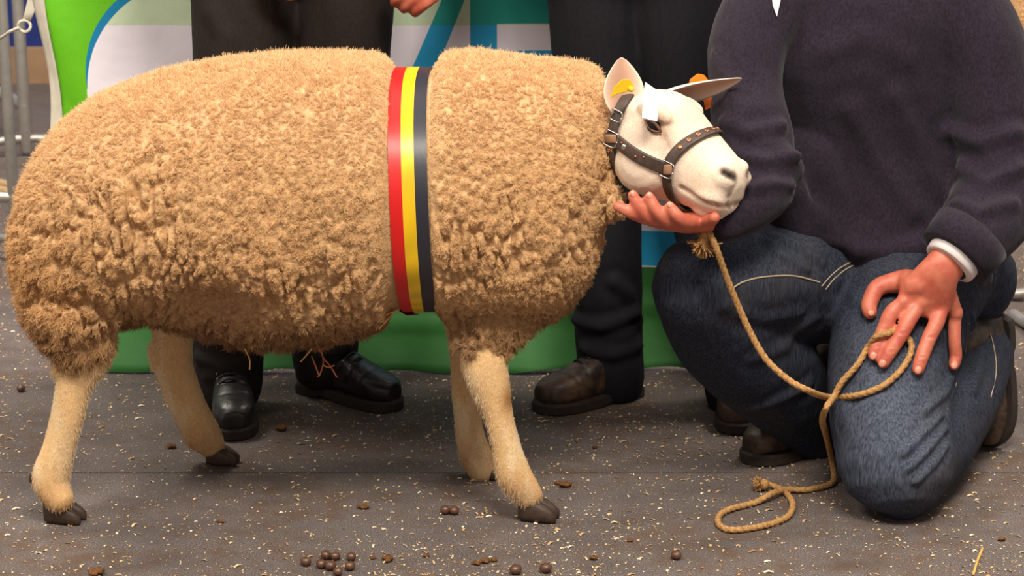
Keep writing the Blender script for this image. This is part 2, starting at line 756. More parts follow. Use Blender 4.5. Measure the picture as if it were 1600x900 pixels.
def barrier(label, post, direction, length, foot_dir, height=1.05, r=0.0145, n_bars=12, first_bar=0.16):
    """frame of two posts with top and bottom rails, thin bars between, and a bent tube foot under each post"""
    base = Vector(post)
    root = thing('crowd_barrier', label, 'barrier', base, 'steel crowd barriers')
    d = Vector(direction).normalized()
    fd = Vector(foot_dir).normalized()
    for s in (0.0, length):
        b = base + d * s
        part('post', tube([(*(b + Vector((0, 0, 0.02))), r), (*(b + Vector((0, 0, height))), r)], 4, 12), M_galv, root)
        fp = [b - fd * 0.27 + Vector((0, 0, 0.014)), b - fd * 0.18 + Vector((0, 0, 0.018)), b - fd * 0.10 + Vector((0, 0, 0.045)), b + Vector((0, 0, 0.055)), b + fd * 0.10 + Vector((0, 0, 0.045)), b + fd * 0.18 + Vector((0, 0, 0.018)), b + fd * 0.27 + Vector((0, 0, 0.014))]
        part('foot', tube([(*p, 0.0135) for p in fp], 28, 10, ref=(0, 0, 1)), M_galv, root)
    for z in (0.16, height):
        a, b = base + Vector((0, 0, z)), base + d * length + Vector((0, 0, z))
        part('rail', tube([(*a, r), (*b, r)], 4, 12, ref=(0, 0, 1)), M_galv, root)
    for i in range(n_bars):
        s = first_bar + (length - 2 * first_bar) * i / max(1, n_bars - 1)
        b = base + d * s
        part('bar', tube([(*(b + Vector((0, 0, 0.16))), 0.006), (*(b + Vector((0, 0, height))), 0.006)], 3, 8), M_galv, root)
    return root


b1 = G(27, 405)
barrier('steel crowd barrier whose post stands beside the tied edge of the banner', (b1.x, b1.y, 0), (-1, 0.12, 0), 2.0, (-0.9, 0.25, 0), 1.1, 0.0145, 10, 0.3)
b2 = G(42, 243)
barrier('farther steel crowd barrier standing near the blue wall', (b2.x, b2.y, 0), (-0.55, 1.0, 0), 1.4, (1, 0.25, 0), 1.1, 0.019, 8, 0.3)
b3 = G(1720, 478)
barrier('steel crowd barrier with bent tube feet beyond the kneeling person', (b3.x, b3.y, 0), (1.0, 0.35, 0), 2.0, (1, -0.25, 0), 1.1, 0.0165, 10)

b4, f4 = G(1652, 553), G(1606, 520) - G(1546, 474)
barrier('steel crowd barrier whose bent foot reaches behind the raised heel of the kneeling person', (b4.x, b4.y, 0), (1.0, -0.05, 0), 2.0, (f4.x, f4.y, 0), 1.1, 0.0145, 10)

# tan rope dropped on the floor by the barriers
M_oldrope = simple('old_rope', srgb(176, 146, 104), 0.8, 0, 0.25, 120, 0.4)
rp0 = [G(a, b, .014) for a, b in ((-60, 290), (-25, 284), (5, 288), (20, 296), (14, 308), (-6, 304), (-14, 296), (10, 300), (30, 312), (48, 306), (62, 296), (90, 300))]
tag(link('rope', mesh_of(tube([(*p, .014) for p in rp0], 80, 10, ref=(0, 0, 1))), M_oldrope), 'thick tan rope lying on the floor between the crowd barriers', 'rope')

# ================================================================== SHEEP
YC = 3.55                                   # plane of the spine
SHEEP_BASE = Vector((-0.36, YC, 0))

# ------------------------------------------------------------------ fleece volume
trunk_st = [(31, 345, 440, .07), (36, 300, 470, .12), (50, 258, 500, .17), (80, 206, 512, .21), (140, 155, 515, .24), (220, 121, 500, .258), (300, 101, 515, .268),
            (400, 86, 536, .272), (500, 80, 530, .272), (600, 85, 508, .265), (640, 88, 495, .26), (690, 82, 496, .258), (760, 81, 505, .252), (850, 92, 500, .235), (905, 98, 470, .205), (935, 108, 425, .165), (950, 135, 380, .11)]
st = catmull([(a, (b + c) / 2, 0, (c - b) / 2, d) for a, b, c, d in trunk_st], 60)
rs = []
for a, m, _, h, d in st:
    t_, b_ = P(a, m - h, YC), P(a, m + h, YC)
    c = (t_ + b_) / 2
    rs.append((c, Vector((0, 1, 0)), Vector((0, 0, 1)), max(d, .01), max((t_.z - b_.z) / 2, .01), 2.25))
trunk = rings(rs, 32)
NEAR, FAR = YC - 0.135, YC + 0.135
fl_parts = [trunk,
            # near and far haunch
            limb([(150, 300, 190, YC - .09, .8), (135, 400, 205, NEAR + .01, .8), (126, 470, 194, NEAR - .01, .75), (126, 512, 160, NEAR - .012, .8), (134, 534, 118, NEAR - .012, .8)], 24, 20),
            limb([(200, 300, 190, YC + .09, .8), (230, 400, 170, FAR, .8), (255, 455, 110, FAR, .9), (262, 480, 70, FAR, .9)], 24, 20),
            # near and far shoulder
            limb([(790, 240, 220, YC - .10, .55), (775, 380, 215, NEAR + .03, .55), (764, 460, 196, NEAR + .025, .55), (762, 500, 172, NEAR + .018, .6), (756, 528, 124, NEAR + .01, .75)], 24, 20),
            limb([(790, 240, 210, YC + .10, .55), (770, 380, 190, FAR - .03, .55), (745, 470, 120, FAR - .02, .7)], 24, 20),
            # brisket
            limb([(830, 330, 220, YC - .02, .8), (868, 390, 150, YC - .03, .9), (850, 440, 110, YC - .02, .9)], 16, 20),
            # neck ruff turning towards the camera
            limb([(845, 230, 240, YC - .02, .8), (895, 220, 225, YC - .04, .85), (922, 218, 205, YC - .065, .85), (938, 222, 180, YC - .08, .8)], 24, 24),
            limb([(880, 290, 150, YC - .05), (925, 308, 100, YC - .10), (948, 318, 84, YC - .14)], 12, 16),
            ]
fleece = remesh(fl_parts, 0.0032, 16)

RIB_X = P(640, 250, YC - 0.25).x - 0.004      # the ribbon's plane across the body
v, n = get_v(fleece), get_n(fleece)
dx = np.abs(v[:, 0] - RIB_X)
press = 0.022 * np.exp(-(np.maximum(dx - 0.026, 0) / 0.018) ** 2)
v = v - n * press[:, None]
# hollow of the near flank in front of the thigh
fk = P(335, 492, YC - .22)
v = v - n * (0.038 * np.exp(-(np.linalg.norm((v - np.array(fk)) * np.array([.85, .8, 1.2]), axis=1) / .065) ** 2))[:, None]
# loose lumps of the fleece
lump = 0.006 * fbm(v * np.array([9, 9, 6]), 4) + 0.0035 * fbm(v * np.array([30, 30, 16]), 8)
v = v + n * (lump * np.clip(dx / 0.05, 0, 1))[:, None]
v = v - n * 0.0085                            # room for the wool's own length


def crack_field(p):
    """partings that run down the flank (0 in a parting), curd-like lock tips (dome 0..1), lock ids"""
    w = np.stack([fbm(p * 20, 31), fbm(p * 20, 41), fbm(p * 20, 51)], 1) * 0.012
    f1, f2, idv = worley((p + w) * np.array([46., 46., 13.]), 3)
    low = sstep(0.66, 0.44, p[:, 2])[:, None]
    sc = np.array([112., 112., 96.]) * (1 - low) + np.array([104., 104., 58.]) * low
    g1, g2, jd = worley(p * np.array([104., 104., 66.]) + w * 60, 13)
    return f2 - f1, np.clip(1 - (g1 / 0.72) ** 2, 0, 1), idv, jd


cr0, cs0, _i, _j = crack_field(v)
flat_top = sstep(0.45, 0.9, n[:, 2]) * sstep(0.1, 0.02, v[:, 0])
side_amt = 0.35 + 0.65 * sstep(0.74, 0.56, v[:, 2])
part_mask = sstep(-0.25, 0.25, fbm(v * 7.0, 91)) * side_amt
disp = -0.0140 * sstep(0.26, 0.05, cr0) * part_mask * (1 - flat_top) + 0.0050 * (cs0 - 0.45) * (0.25 + 0.75 * side_amt) * (1 - 0.6 * flat_top)
v = v + n * (disp * np.clip((dx - .03) / 0.03, 0, 1))[:, None]
set_v(fleece, v)


def region(p, n):
    """returns (top, belly, haunch) weights on the fleece"""
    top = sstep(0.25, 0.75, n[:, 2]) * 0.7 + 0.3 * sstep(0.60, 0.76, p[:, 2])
    belly = sstep(0.45, 0.95, -n[:, 2]) * sstep(0.44, 0.33, p[:, 2])
    haunch = sstep(-0.60, -0.78, p[:, 0]) * sstep(0.62, 0.42, p[:, 2])
    return top, belly, haunch


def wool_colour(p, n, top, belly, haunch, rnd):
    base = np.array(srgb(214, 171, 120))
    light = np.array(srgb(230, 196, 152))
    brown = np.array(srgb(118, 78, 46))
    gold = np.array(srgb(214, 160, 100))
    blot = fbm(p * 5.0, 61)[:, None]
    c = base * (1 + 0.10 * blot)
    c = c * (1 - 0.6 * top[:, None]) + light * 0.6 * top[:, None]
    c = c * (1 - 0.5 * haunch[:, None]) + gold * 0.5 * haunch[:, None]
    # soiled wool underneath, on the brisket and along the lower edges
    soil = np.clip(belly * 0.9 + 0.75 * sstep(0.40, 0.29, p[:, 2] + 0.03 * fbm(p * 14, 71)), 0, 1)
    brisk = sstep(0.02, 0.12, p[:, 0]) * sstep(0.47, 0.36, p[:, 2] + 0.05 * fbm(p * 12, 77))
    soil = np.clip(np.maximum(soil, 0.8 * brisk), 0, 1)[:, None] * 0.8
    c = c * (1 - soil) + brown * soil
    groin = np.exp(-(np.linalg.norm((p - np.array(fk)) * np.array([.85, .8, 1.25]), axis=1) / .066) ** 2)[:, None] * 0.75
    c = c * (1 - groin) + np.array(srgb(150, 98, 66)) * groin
    return c * (0.91 + 0.18 * rnd[:, None])


def sample_surface(me, count, rng):
    me.calc_loop_triangles()
    tri = np.empty(len(me.loop_triangles) * 3, dtype=np.int32)
    me.loop_triangles.foreach_get('vertices', tri)
    tri = tri.reshape(-1, 3)
    v, n = get_v(me), get_n(me)
    a, b, c = v[tri[:, 0]], v[tri[:, 1]], v[tri[:, 2]]
    area = np.linalg.norm(np.cross(b - a, c - a), axis=1)
    return v, n, tri, area, np.cumsum(area)


def pick(S, count, rng):
    v, n, tri, area, cum = S
    t = np.searchsorted(cum, rng.random(count) * cum[-1])
    u, w = rng.random(count), rng.random(count)
    fl = u + w > 1
    u[fl], w[fl] = 1 - u[fl], 1 - w[fl]
    k = 1 - u - w
    ia, ib, ic = tri[t, 0], tri[t, 1], tri[t, 2]
    p = v[ia] * k[:, None] + v[ib] * u[:, None] + v[ic] * w[:, None]
    q = n[ia] * k[:, None] + n[ib] * u[:, None] + n[ic] * w[:, None]
    return p, q / (np.linalg.norm(q, axis=1)[:, None] + 1e-9)


def make_wool(me, locks, per, rng, K=6):
    """locks of crimped wool fibres rooted on the fleece surface"""
    S = sample_surface(me, locks, rng)
    p, n = pick(S, int(locks), rng)
    cr, cs, idv, jd = crack_field(p)
    dxr = np.abs(p[:, 0] - RIB_X)
    topk = sstep(0.5, 0.85, n[:, 2])
    pm = sstep(-0.25, 0.25, fbm(p * 7.0, 91)) * (0.35 + 0.65 * sstep(0.74, 0.56, p[:, 2])) * (1 - topk)
    keep = (cr > 0.21 * pm) & (dxr > 0.034)
    # the far flank never shows: fewer locks there
    keep &= (n[:, 1] < 0.35) | (rng.random(len(p)) < 0.35)
    p, n, cr, cs, idv, jd, dxr = (q[keep] for q in (p, n, cr, cs, idv, jd, dxr))
    N = len(p)
    top, belly, haunch = region(p, n)
    neck = sstep(0.04, 0.13, p[:, 0]) * sstep(0.5, 0.6, p[:, 2])
    body = (1 - pm[keep] * (1 - sstep(0.12, 0.42, cr))) * (0.55 + 0.45 * cs)
    smooth_top = np.clip(top * 1.1 - 0.5 * neck, 0, 1)
    body = body * (1 - 0.65 * smooth_top) + 0.65 * smooth_top
    low = sstep(0.40, 0.30, p[:, 2])
    L = (0.0062 + 0.006 * low + 0.006 * haunch + 0.003 * top) * (0.30 + 0.80 * body) * rng.uniform(0.8, 1.2, N)
    L *= 1 - 0.6 * np.exp(-(np.linalg.norm((p - np.array(fk)) * np.array([.85, .8, 1.25]), axis=1) / .066) ** 2)
    L *= 0.55 + 0.45 * np.clip((dxr - 0.034) / 0.03, 0, 1)
    down = np.array([0, 0, -1.0])
    comb = down[None] * (0.50 + 0.75 * low + 0.4 * haunch - 0.35 * top)[:, None] + np.array([-0.75, 0, 0])[None] * haunch[:, None]
    rnd3 = rng.normal(size=(N, 3))
    idir = np.stack([np.sin(idv * 40), np.cos(idv * 57), np.sin(idv * 91)], 1)
    d = n * 1.0 + comb + rnd3 * 0.24 + idir * 0.20
    d /= np.linalg.norm(d, axis=1)[:, None]
    u = np.cross(n, rnd3)
    u /= np.linalg.norm(u, axis=1)[:, None] + 1e-9
    w = np.cross(n, u)
    crad = 0.0034 - 0.0004 * top
    lock_rnd = rng.random(N)
    # strands
    R = lambda a: np.repeat(a, per, axis=0)
    M = N * per
    ang = rng.uniform(0, 2 * np.pi, M)
    rad = np.sqrt(rng.random(M)) * R(crad)
    off = R(u) * (np.cos(ang) * rad)[:, None] + R(w) * (np.sin(ang) * rad)[:, None]
    P0, D, LL = R(p), R(d), R(L) * rng.uniform(0.75, 1.15, M)
    ph = R(rng.uniform(0, 2 * np.pi, N)) + rng.normal(0, 0.9, M)
    fr = R(rng.uniform(1.1, 2.0, N))
    UU, WW = R(u), R(w)
    amp = 0.0009 + 0.0008 * R(1 - top)
    pts = np.zeros((M, K, 3), dtype=np.float32)
    jit = rng.normal(size=(M, 3)) * 0.22
    for j in range(K):
        t = j / (K - 1)
        q = P0 - R(n) * 0.003 + off * (1 - 0.28 * t) + D * (LL * t)[:, None] + jit * (LL * t * t)[:, None]
        a = ph + fr * 2 * np.pi * t
        q = q + (UU * np.cos(a)[:, None] + WW * np.sin(a)[:, None]) * (amp * t)[:, None]
        pts[:, j] = q
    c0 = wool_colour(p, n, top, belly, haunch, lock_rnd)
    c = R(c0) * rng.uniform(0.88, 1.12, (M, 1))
    return pts, c


def curves_object(name, pts, cols, r0, r1, mat, parent):
    M, K, _ = pts.shape
    cu = bpy.data.hair_curves.new(name)
    cu.add_curves([K] * M)
    off = np.zeros(3) if parent is None else np.array(parent.matrix_basis.translation)
    q = parent
    base = Vector((0, 0, 0))
    while q is not None:
        base += q.location
        q = q.parent
    cu.points.foreach_set('position', (pts - np.array(base, dtype=np.float32)).astype(np.float32).ravel())
    rad = np.tile(np.linspace(r0, r1, K, dtype=np.float32), M)
    at = cu.attributes.get('radius') or cu.attributes.new('radius', 'FLOAT', 'POINT')
    at.data.foreach_set('value', rad)
    rgba = np.ones((M, 4), dtype=np.float32)
    rgba[:, :3] = cols
    ca = cu.attributes.new('col', 'FLOAT_COLOR', 'CURVE')
    ca.data.foreach_set('color', rgba.ravel())
    o = bpy.data.objects.new(name, cu)
    COL.objects.link(o)
    cu.materials.append(mat)
    o.parent = parent
    return o


def mat_wool():
    k = NT('wool_fibre')
    k.set(Base_Color=k.attr('col').outputs['Color'], Roughness=0.75)
    k.b.inputs['Specular IOR Level'].default_value = 0.15
    k.b.inputs['Sheen Weight'].default_value = 0.15
    return k.m


M_wool = mat_wool()
k = NT('fleece_ground')
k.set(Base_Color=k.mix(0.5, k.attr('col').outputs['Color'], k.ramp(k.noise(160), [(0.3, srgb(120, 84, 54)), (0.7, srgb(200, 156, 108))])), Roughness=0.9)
k.bump(k.noise(220), 0.6, 0.004)
M_fleece = k.m
fv, fn = get_v(fleece), get_n(fleece)
tp, be, ha = region(fv, fn)
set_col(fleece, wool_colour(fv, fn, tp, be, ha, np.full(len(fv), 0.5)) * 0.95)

sheep = thing('sheep', 'cream woolly sheep with white face standing side on, wearing the striped ribbon', 'sheep', SHEEP_BASE)

# ------------------------------------------------------------------ skin: head, neck and legs in one surface
HEAD_O = P(1026, 141, 3.44)
YAW, HP = math.radians(35), math.radians(17)
Fh = Vector((math.cos(YAW), -math.sin(YAW), 0))
HL = (Fh * math.cos(HP) + Vector((0, 0, -math.sin(HP)))).normalized()      # poll to nose
HW = Vector((math.sin(YAW), math.cos(YAW), 0))                               # towards the far ear
HT = HW.cross(HL).normalized()
if HT.z < 0:
    HT = -HT
ROLL = math.radians(-3)
HW, HT = (HW * math.cos(ROLL) + HT * math.sin(ROLL)), (HT * math.cos(ROLL) - HW * math.sin(ROLL))


def H(s, t, w):
    """point in head space: s towards the nose, t up from the brow line, w to the far side"""
    return HEAD_O + HL * s + HT * t + HW * w


head_prof = [(-.050, -.040, -.120, .045), (-.025, -.012, -.142, .057), (.000, .002, -.158, .066), (.030, .009, -.166, .070), (.055, .006, -.167, .069), (.080, -.004, -.163, .061),
             (.105, -.016, -.157, .054), (.130, -.028, -.153, .050), (.150, -.038, -.151, .050), (.168, -.047, -.149, .048), (.182, -.057, -.145, .043), (.192, -.070, -.138, .034), (.197, -.084, -.126, .020)]
hs = catmull([(a, (b + c) / 2, 0, (b - c) / 2, d) for a, b, c, d in head_prof], 44)
head_geo = rings([(H(a, m, 0), HW, HT, max(d, .006), max(h, .006), 2.2) for a, m, _, h, d in hs], 28)
skin_parts = [head_geo]
Mh = Matrix((HL, HT, HW)).transposed()
for s in (-1, 1):
    skin_parts.append(ball(H(.036, -.020, s * .052), (.034, .017, .015), 16, Mh))       # brow over the eye
    skin_parts.append(ball(H(.040, -.105, s * .042), (.058, .056, .034), 16, Mh))       # cheek
    skin_parts.append(ball(H(.172, -.077, s * .027), (.026, .025, .021), 14, Mh))       # nostril wing
    skin_parts.append(ball(H(.160, -.110, s * .026), (.036, .020, .025), 14, Mh))       # lip
skin_parts.append(ball(H(.155, -.143, 0), (.032, .017, .030), 14, Mh))            # chin
skin_parts.append(tube([(*P(850, 250, YC), .11), (*P(905, 225, YC - .03), .085), (*H(-.03, -.075, 0), .062), (*H(.0, -.080, 0), .060)], 14, 18))
skin_parts.append(tube([(*P(260, 310, YC), .13), (*P(500, 290, YC), .17), (*P(800, 285, YC), .12)], 14, 20))

leg_near_hind = [(140, 440, 110, YC - .11), (142, 520, 84, NEAR - .005, .7), (132, 558, 84, NEAR - .01, .66), (116, 600, 58, NEAR - .012, .8), (105, 650, 52, NEAR - .014, .85), (92, 700, 51, NEAR - .016, .85), (79, 745, 60, NEAR - .018, .85), (84, 764, 54, NEAR - .022, .9), (94, 780, 46, NEAR - .03, .9)]
leg_far_hind = [(240, 420, 130, YC + .10), (268, 500, 70, FAR - .01), (269, 560, 62, FAR - .004, .8), (285, 612, 58, FAR, .85), (304, 655, 56, FAR + .003, .85), (316, 678, 60, FAR + .006, .85), (329, 694, 46, FAR + .008, .9)]
leg_near_fore = [(755, 440, 110, YC - .10), (752, 520, 70, NEAR + .01, .8), (757, 568, 72, NEAR, .8), (767, 606, 62, NEAR - .004, .85), (779, 650, 46, NEAR - .006, .9), (792, 700, 46, NEAR - .008, .9), (803, 742, 56, NEAR - .008, .9), (815, 760, 52, NEAR - .008, .9), (826, 774, 46, NEAR - .008, .9)]
leg_far_fore = [(735, 440, 110, YC + .06), (732, 540, 62, YC + .07, .9), (730, 600, 50, YC + .07, .95), (731, 655, 42, YC + .07, .95), (738, 695, 48, YC + .07, .95), (745, 715, 52, YC + .07, .95), (753, 733, 48, YC + .07, .95)]
for lg in (leg_near_hind, leg_far_hind, leg_near_fore, leg_far_fore):
    skin_parts.append(limb(lg, 36, 16))
# point of the hock
skin_parts.append(limb([(103, 548, 40, NEAR - .01), (92, 580, 28, NEAR - .012)], 6, 10))
skin_parts.append(limb([(246, 545, 34, FAR), (247, 572, 26, FAR)], 6, 10))
skin = remesh(skin_parts, 0.0034, 5)

# mouth, nostrils and eye sockets pressed into the surface
def press_in(me, poly, depth, width):
    v, n = get_v(me), get_n(me)
    s = seg_dist(v, [tuple(p) for p in poly])
    set_v(me, v - n * (depth * np.exp(-(s / width) ** 2))[:, None])


sb = bvh_of(skin)


def on_head(s, t, w, lift=0.0):
    """surface point reached from the head axis outwards"""
    o_ = H(s, -.07, 0)
    d_ = (H(s, t, w) - o_).normalized()
    loc, nor, _, _ = sb.ray_cast(o_ + d_ * 0.25, -d_)
    return (loc if loc is not None else H(s, t, w)) + d_ * lift


def mouth(s):
    return [on_head(.198, -.118, s * .004), on_head(.182, -.124, s * .045), on_head(.150, -.126, s * .05), on_head(.120, -.119, s * .05)]


def head_coords(p):
    q_ = p - HEAD_O
    return q_.dot(HL), q_.dot(HT), q_.dot(HW)


def mirrored(px, py):
    """surface point seen at a pixel of the near side, and its mirror on the far side"""
    p = hit(sb, px, py, 3.36)
    a_, b_, c_ = head_coords(p)
    loc, nor, _, _ = sb.find_nearest(H(a_, b_, -c_))
    return {-1: p, 1: loc}


NOSTRIL = [mirrored(1131, 268), mirrored(1140, 273), mirrored(1149, 278)]
EYE = (.044, -.031, .07)
for s in (-1, 1):
    press_in(skin, mouth(s), .0050, .0042)
    press_in(skin, [q[s] for q in NOSTRIL], .010, .0068)
    press_in(skin, [on_head(.196, -.104, s * .004), on_head(.195, -.088, s * .010)], .003, .003)
    press_in(skin, [on_head(EYE[0] - .006, EYE[1], s * EYE[2]), on_head(EYE[0] + .008, EYE[1] - .003, s * EYE[2])], .006, .010)
    press_in(skin, [on_head(EYE[0] + .014, EYE[1] - .008, s * .06), on_head(EYE[0] + .038, EYE[1] - .030, s * .06)], .003, .005)
sv, sn = get_v(skin), get_n(skin)
rel = sv - np.array(HEAD_O)
hs_, ht_, hw_ = rel @ np.array(HL), rel @ np.array(HT), rel @ np.array(HW)
is_head = sstep(-.10, -.05, hs_) * sstep(.0, .03, sv[:, 0] - P(930, 250, YC).x)
face = np.array(srgb(228, 208, 190))
tan = np.array(srgb(214, 176, 126))
c = tan * (1 + 0.14 * fbm(sv * 26, 5)[:, None])
pale_leg = np.array(srgb(228, 204, 168))
mixl = sstep(-0.1, 0.35, fbm(sv * np.array([30, 30, 9]), 15))[:, None] * 0.7
c = c * (1 - mixl) + pale_leg * mixl
dirt = (sstep(0.13, 0.02, sv[:, 2]) * (0.45 + 0.4 * fbm(sv * 34, 25)))[:, None].clip(0, 0.8)
c = c * (1 - dirt) + np.array(srgb(150, 100, 56)) * dirt
kn = P(795, 624, NEAR - .02)
st_ = np.exp(-(np.linalg.norm((sv - np.array(kn)) * np.array([1.5, .5, .75]), axis=1) / .018) ** 2)[:, None] * 0.8
c = c * (1 - st_) + np.array(srgb(150, 98, 40)) * st_
hc = face * (1 + 0.05 * fbm(sv * 45, 35)[:, None])


def blot(cc, pos, r, col, amt):
    w_ = (np.exp(-(np.linalg.norm(sv - np.array(pos), axis=1) / r) ** 2) * amt)[:, None]
    return cc * (1 - w_) + np.array(col) * w_


for s in (-1, 1):
    hc = blot(hc, on_head(EYE[0] + .012, EYE[1] + .006, s * EYE[2]), .022, srgb(214, 168, 140), .55)
    hc = blot(hc, on_head(EYE[0], EYE[1], s * EYE[2]), .0125, srgb(70, 44, 36), .8)
    hc = blot(hc, on_head(EYE[0] + .022, EYE[1] - .016, s * .06), .008, srgb(110, 74, 60), .55)
    hc = blot(hc, on_head(EYE[0] + .036, EYE[1] - .030, s * .06), .008, srgb(150, 112, 94), .5)
    for q in NOSTRIL:
        hc = blot(hc, q[s] + (H(.165, -.085, 0) - q[s]).normalized() * .007, .0088, srgb(16, 10, 10), 1.0)
    hc = blot(hc, on_head(.194, -.080, s * .010), .008, srgb(70, 50, 46), .8)
    hc = blot(hc, on_head(.15, -.09, s * .05), .022, srgb(222, 180, 150), .4)
    w_ = (np.exp(-(seg_dist(sv, [tuple(p) for p in mouth(s)]) / .0045) ** 2) * .75)[:, None]
    hc = hc * (1 - w_) + np.array(srgb(130, 90, 62)) * w_
hc = blot(hc, on_head(.085, .0, -.02), .03, srgb(226, 190, 146), .45)
c = c * (1 - is_head[:, None]) + hc * is_head[:, None]
set_col(skin, c)
k = NT('short_haired_skin')
f = k.noise(320, None, 2)
k.set(Base_Color=k.mix(0.22, k.attr('col').outputs['Color'], k.ramp(f, [(0.3, srgb(120, 90, 64)), (0.7, srgb(255, 244, 226))]), 'OVERLAY'), Roughness=0.65)
k.b.inputs['Specular IOR Level'].default_value = 0.25
k.b.inputs['Subsurface Weight'].default_value = 0.05
k.b.inputs['Subsurface Radius'].default_value = (0.01, 0.005, 0.003)
k.bump(f, 0.25, 0.002)
M_skin_sheep = k.m
part('body', skin, M_skin_sheep, sheep)
o_fleece = part('fleece', fleece, M_fleece, sheep)
fleece_bvh = bvh_of(fleece)                    # local to the sheep base
fb_off = SHEEP_BASE

tmp = fleece.copy()
tmp.transform(Matrix.Translation(SHEEP_BASE))
wp, wc = make_wool(tmp, 115000, 9, np.random.default_rng(3))
bpy.data.meshes.remove(tmp)
o_wool = curves_object('wool', wp, wc, 0.00030, 0.00019, M_wool, o_fleece)
o_wool['kind'] = 'stuff'

# short coat on the legs and face
def short_coat(me, count, L, rng):
    S = sample_surface(me, count, rng)
    p, n = pick(S, count, rng)
    p = p + np.array(SHEEP_BASE)
    r_ = p - np.array(HEAD_O)
    hs2 = r_ @ np.array(HL)
    hd = (hs2 > -0.03) & (p[:, 0] > P(945, 250, YC).x)
    keep = (hd | (p[:, 2] < 0.31)) & (p[:, 2] > 0.03)
    # keep nose, mouth and eye bare
    bare = np.zeros(len(p), bool)
    for s in (-1, 1):
        for q, rr in ((NOSTRIL[1][s], .014), (on_head(.193, -.080, s * .010), .010), (on_head(EYE[0], EYE[1], s * EYE[2]), .015)):
            bare |= np.linalg.norm(p - np.array(q), axis=1) < rr
    keep &= ~bare
    keep &= ~hd
    p, n, hd = p[keep], n[keep], hd[keep]
    N = len(p)
    lay = np.where(hd[:, None], -np.array(HL)[None] * 0.2 + np.array([0, 0, -0.5])[None] - np.array(HL)[None] * 0.6, np.array([0, 0, -1.6])[None])
    d = n * 0.55 + lay + rng.normal(size=(N, 3)) * 0.22
    d /= np.linalg.norm(d, axis=1)[:, None]
    l = L * rng.uniform(0.6, 1.3, N) * np.where(hd, 0.38, 0.8)
    pts = np.stack([p - n * 0.0005, p + d * (l * 0.55)[:, None], p + (d + np.array([0, 0, -0.25])) * (l * 1.0)[:, None]], 1).astype(np.float32)
    return pts, hd, N


rg = np.random.default_rng(9)
cp, hd, N = short_coat(skin, 90000, 0.0065, rg)
vz = cp[:, 0, 2]
base = np.where(hd[:, None], np.array(srgb(240, 226, 208))[None], np.array(srgb(224, 196, 158))[None])
dirt = (sstep(0.13, 0.02, vz) * 0.5)[:, None] * (~hd)[:, None]
base = base * (1 - dirt) + np.array(srgb(150, 100, 56)) * dirt
q_ = cp[:, 0].astype(float)
ks = np.exp(-(np.linalg.norm((q_ - np.array(kn)) * np.array([1.5, .5, .75]), axis=1) / .018) ** 2)[:, None] * 0.85
base = base * (1 - ks) + np.array(srgb(150, 98, 40)) * ks
pl = sstep(-0.1, 0.35, fbm(q_ * np.array([30, 30, 9]), 15))[:, None] * 0.6 * (~hd)[:, None]
base = base * (1 - pl) + pale_leg * pl
body_obj = [o for o in sheep.children if o.name.startswith('body')][0]
o_coat = curves_object('short_coat', cp, base * rg.uniform(0.82, 1.1, (N, 1)), 0.00030, 0.00012, M_wool, body_obj)
o_coat['kind'] = 'stuff'

# ------------------------------------------------------------------ hooves, eyes, ears
M_hoof = simple('hoof_horn', srgb(66, 50, 40), 0.55, 0, 0.3, 90, 0.4)


def hoof(px, py_bottom, ang, size, Yoff=0.0):
    """a cloven hoof: two toes side by side, walking direction ang (about z)"""
    g_ = G(px, py_bottom)
    d = Vector((math.cos(ang), math.sin(ang), 0))
    w = Vector((-d.y, d.x, 0))
    for s in (-1, 1):
        rr = []
        for (x, z, lx, h) in ((-.5, .5, .45, .95), (-.25, .5, .75, 1.0), (.1, .45, .85, .9), (.4, .36, .78, .72), (.7, .26, .58, .52), (.9, .17, .3, .34)):
            c_ = g_ + d * (x * size) + w * (s * size * 0.27) + Vector((0, 0, z * size * 0.95 + 0.001))
            rr.append((c_, w, Vector((0, 0, 1)), lx * size * 0.34, h * size * 0.48, 2.6))
        part('hoof', rings(rr, 12), M_hoof, sheep)
    for s in (-1, 1):
        c_ = g_ - d * (size * 0.85) + w * (s * size * 0.3) + Vector((0, 0, size * 1.75))
        part('dewclaw', ball(c_, (size * .2, size * .17, size * .28), 10), M_hoof, sheep)


hoof(95, 814, math.radians(-12), .045)
hoof(342, 724, math.radians(-8), .040)
hoof(834, 811, math.radians(-14), .046)
hoof(756, 744, math.radians(-30), .038)

k = NT('eye_gloss')
k.set(Base_Color=srgb(22, 14, 12), Roughness=0.08)
M_eye = k.m
k = NT('eyelid_skin')
k.set(Base_Color=k.ramp(k.noise(120), [(0.3, srgb(84, 54, 44)), (0.7, srgb(140, 98, 80))]), Roughness=0.5)
M_lid = k.m
for s in (-1, 1):
    e = on_head(EYE[0], EYE[1], s * EYE[2], -.0070)
    part('eye', ball(e, .0125, 18), M_eye, sheep)
    outn = (e - H(EYE[0] - .012, EYE[1] - .012, 0)).normalized()
    for up, amp in ((1, .0066), (-1, .0062)):
        pts = []
        for a in np.linspace(-1, 1, 9):
            q = e + HL * (a * .0160) + HT * (up * amp * (1 - a * a) - a * .003 + .001) + outn * (.0118 - .0060 * a * a)
            pts.append((*q, .0026 if up > 0 else .0019))
        part('eyelid', tube(pts, 20, 8), M_lid, sheep)

k = NT('ear_skin')
f = k.noise(70)
geo_n = k.t.nodes.new('ShaderNodeAttribute')
geo_n.attribute_name = 'col'
k.set(Base_Color=geo_n.outputs['Color'], Roughness=0.6)
k.b.inputs['Subsurface Weight'].default_value = 0.12
k.b.inputs['Subsurface Radius'].default_value = (0.012, 0.004, 0.002)
k.bump(k.noise(260), 0.25, 0.002)
M_ear = k.m


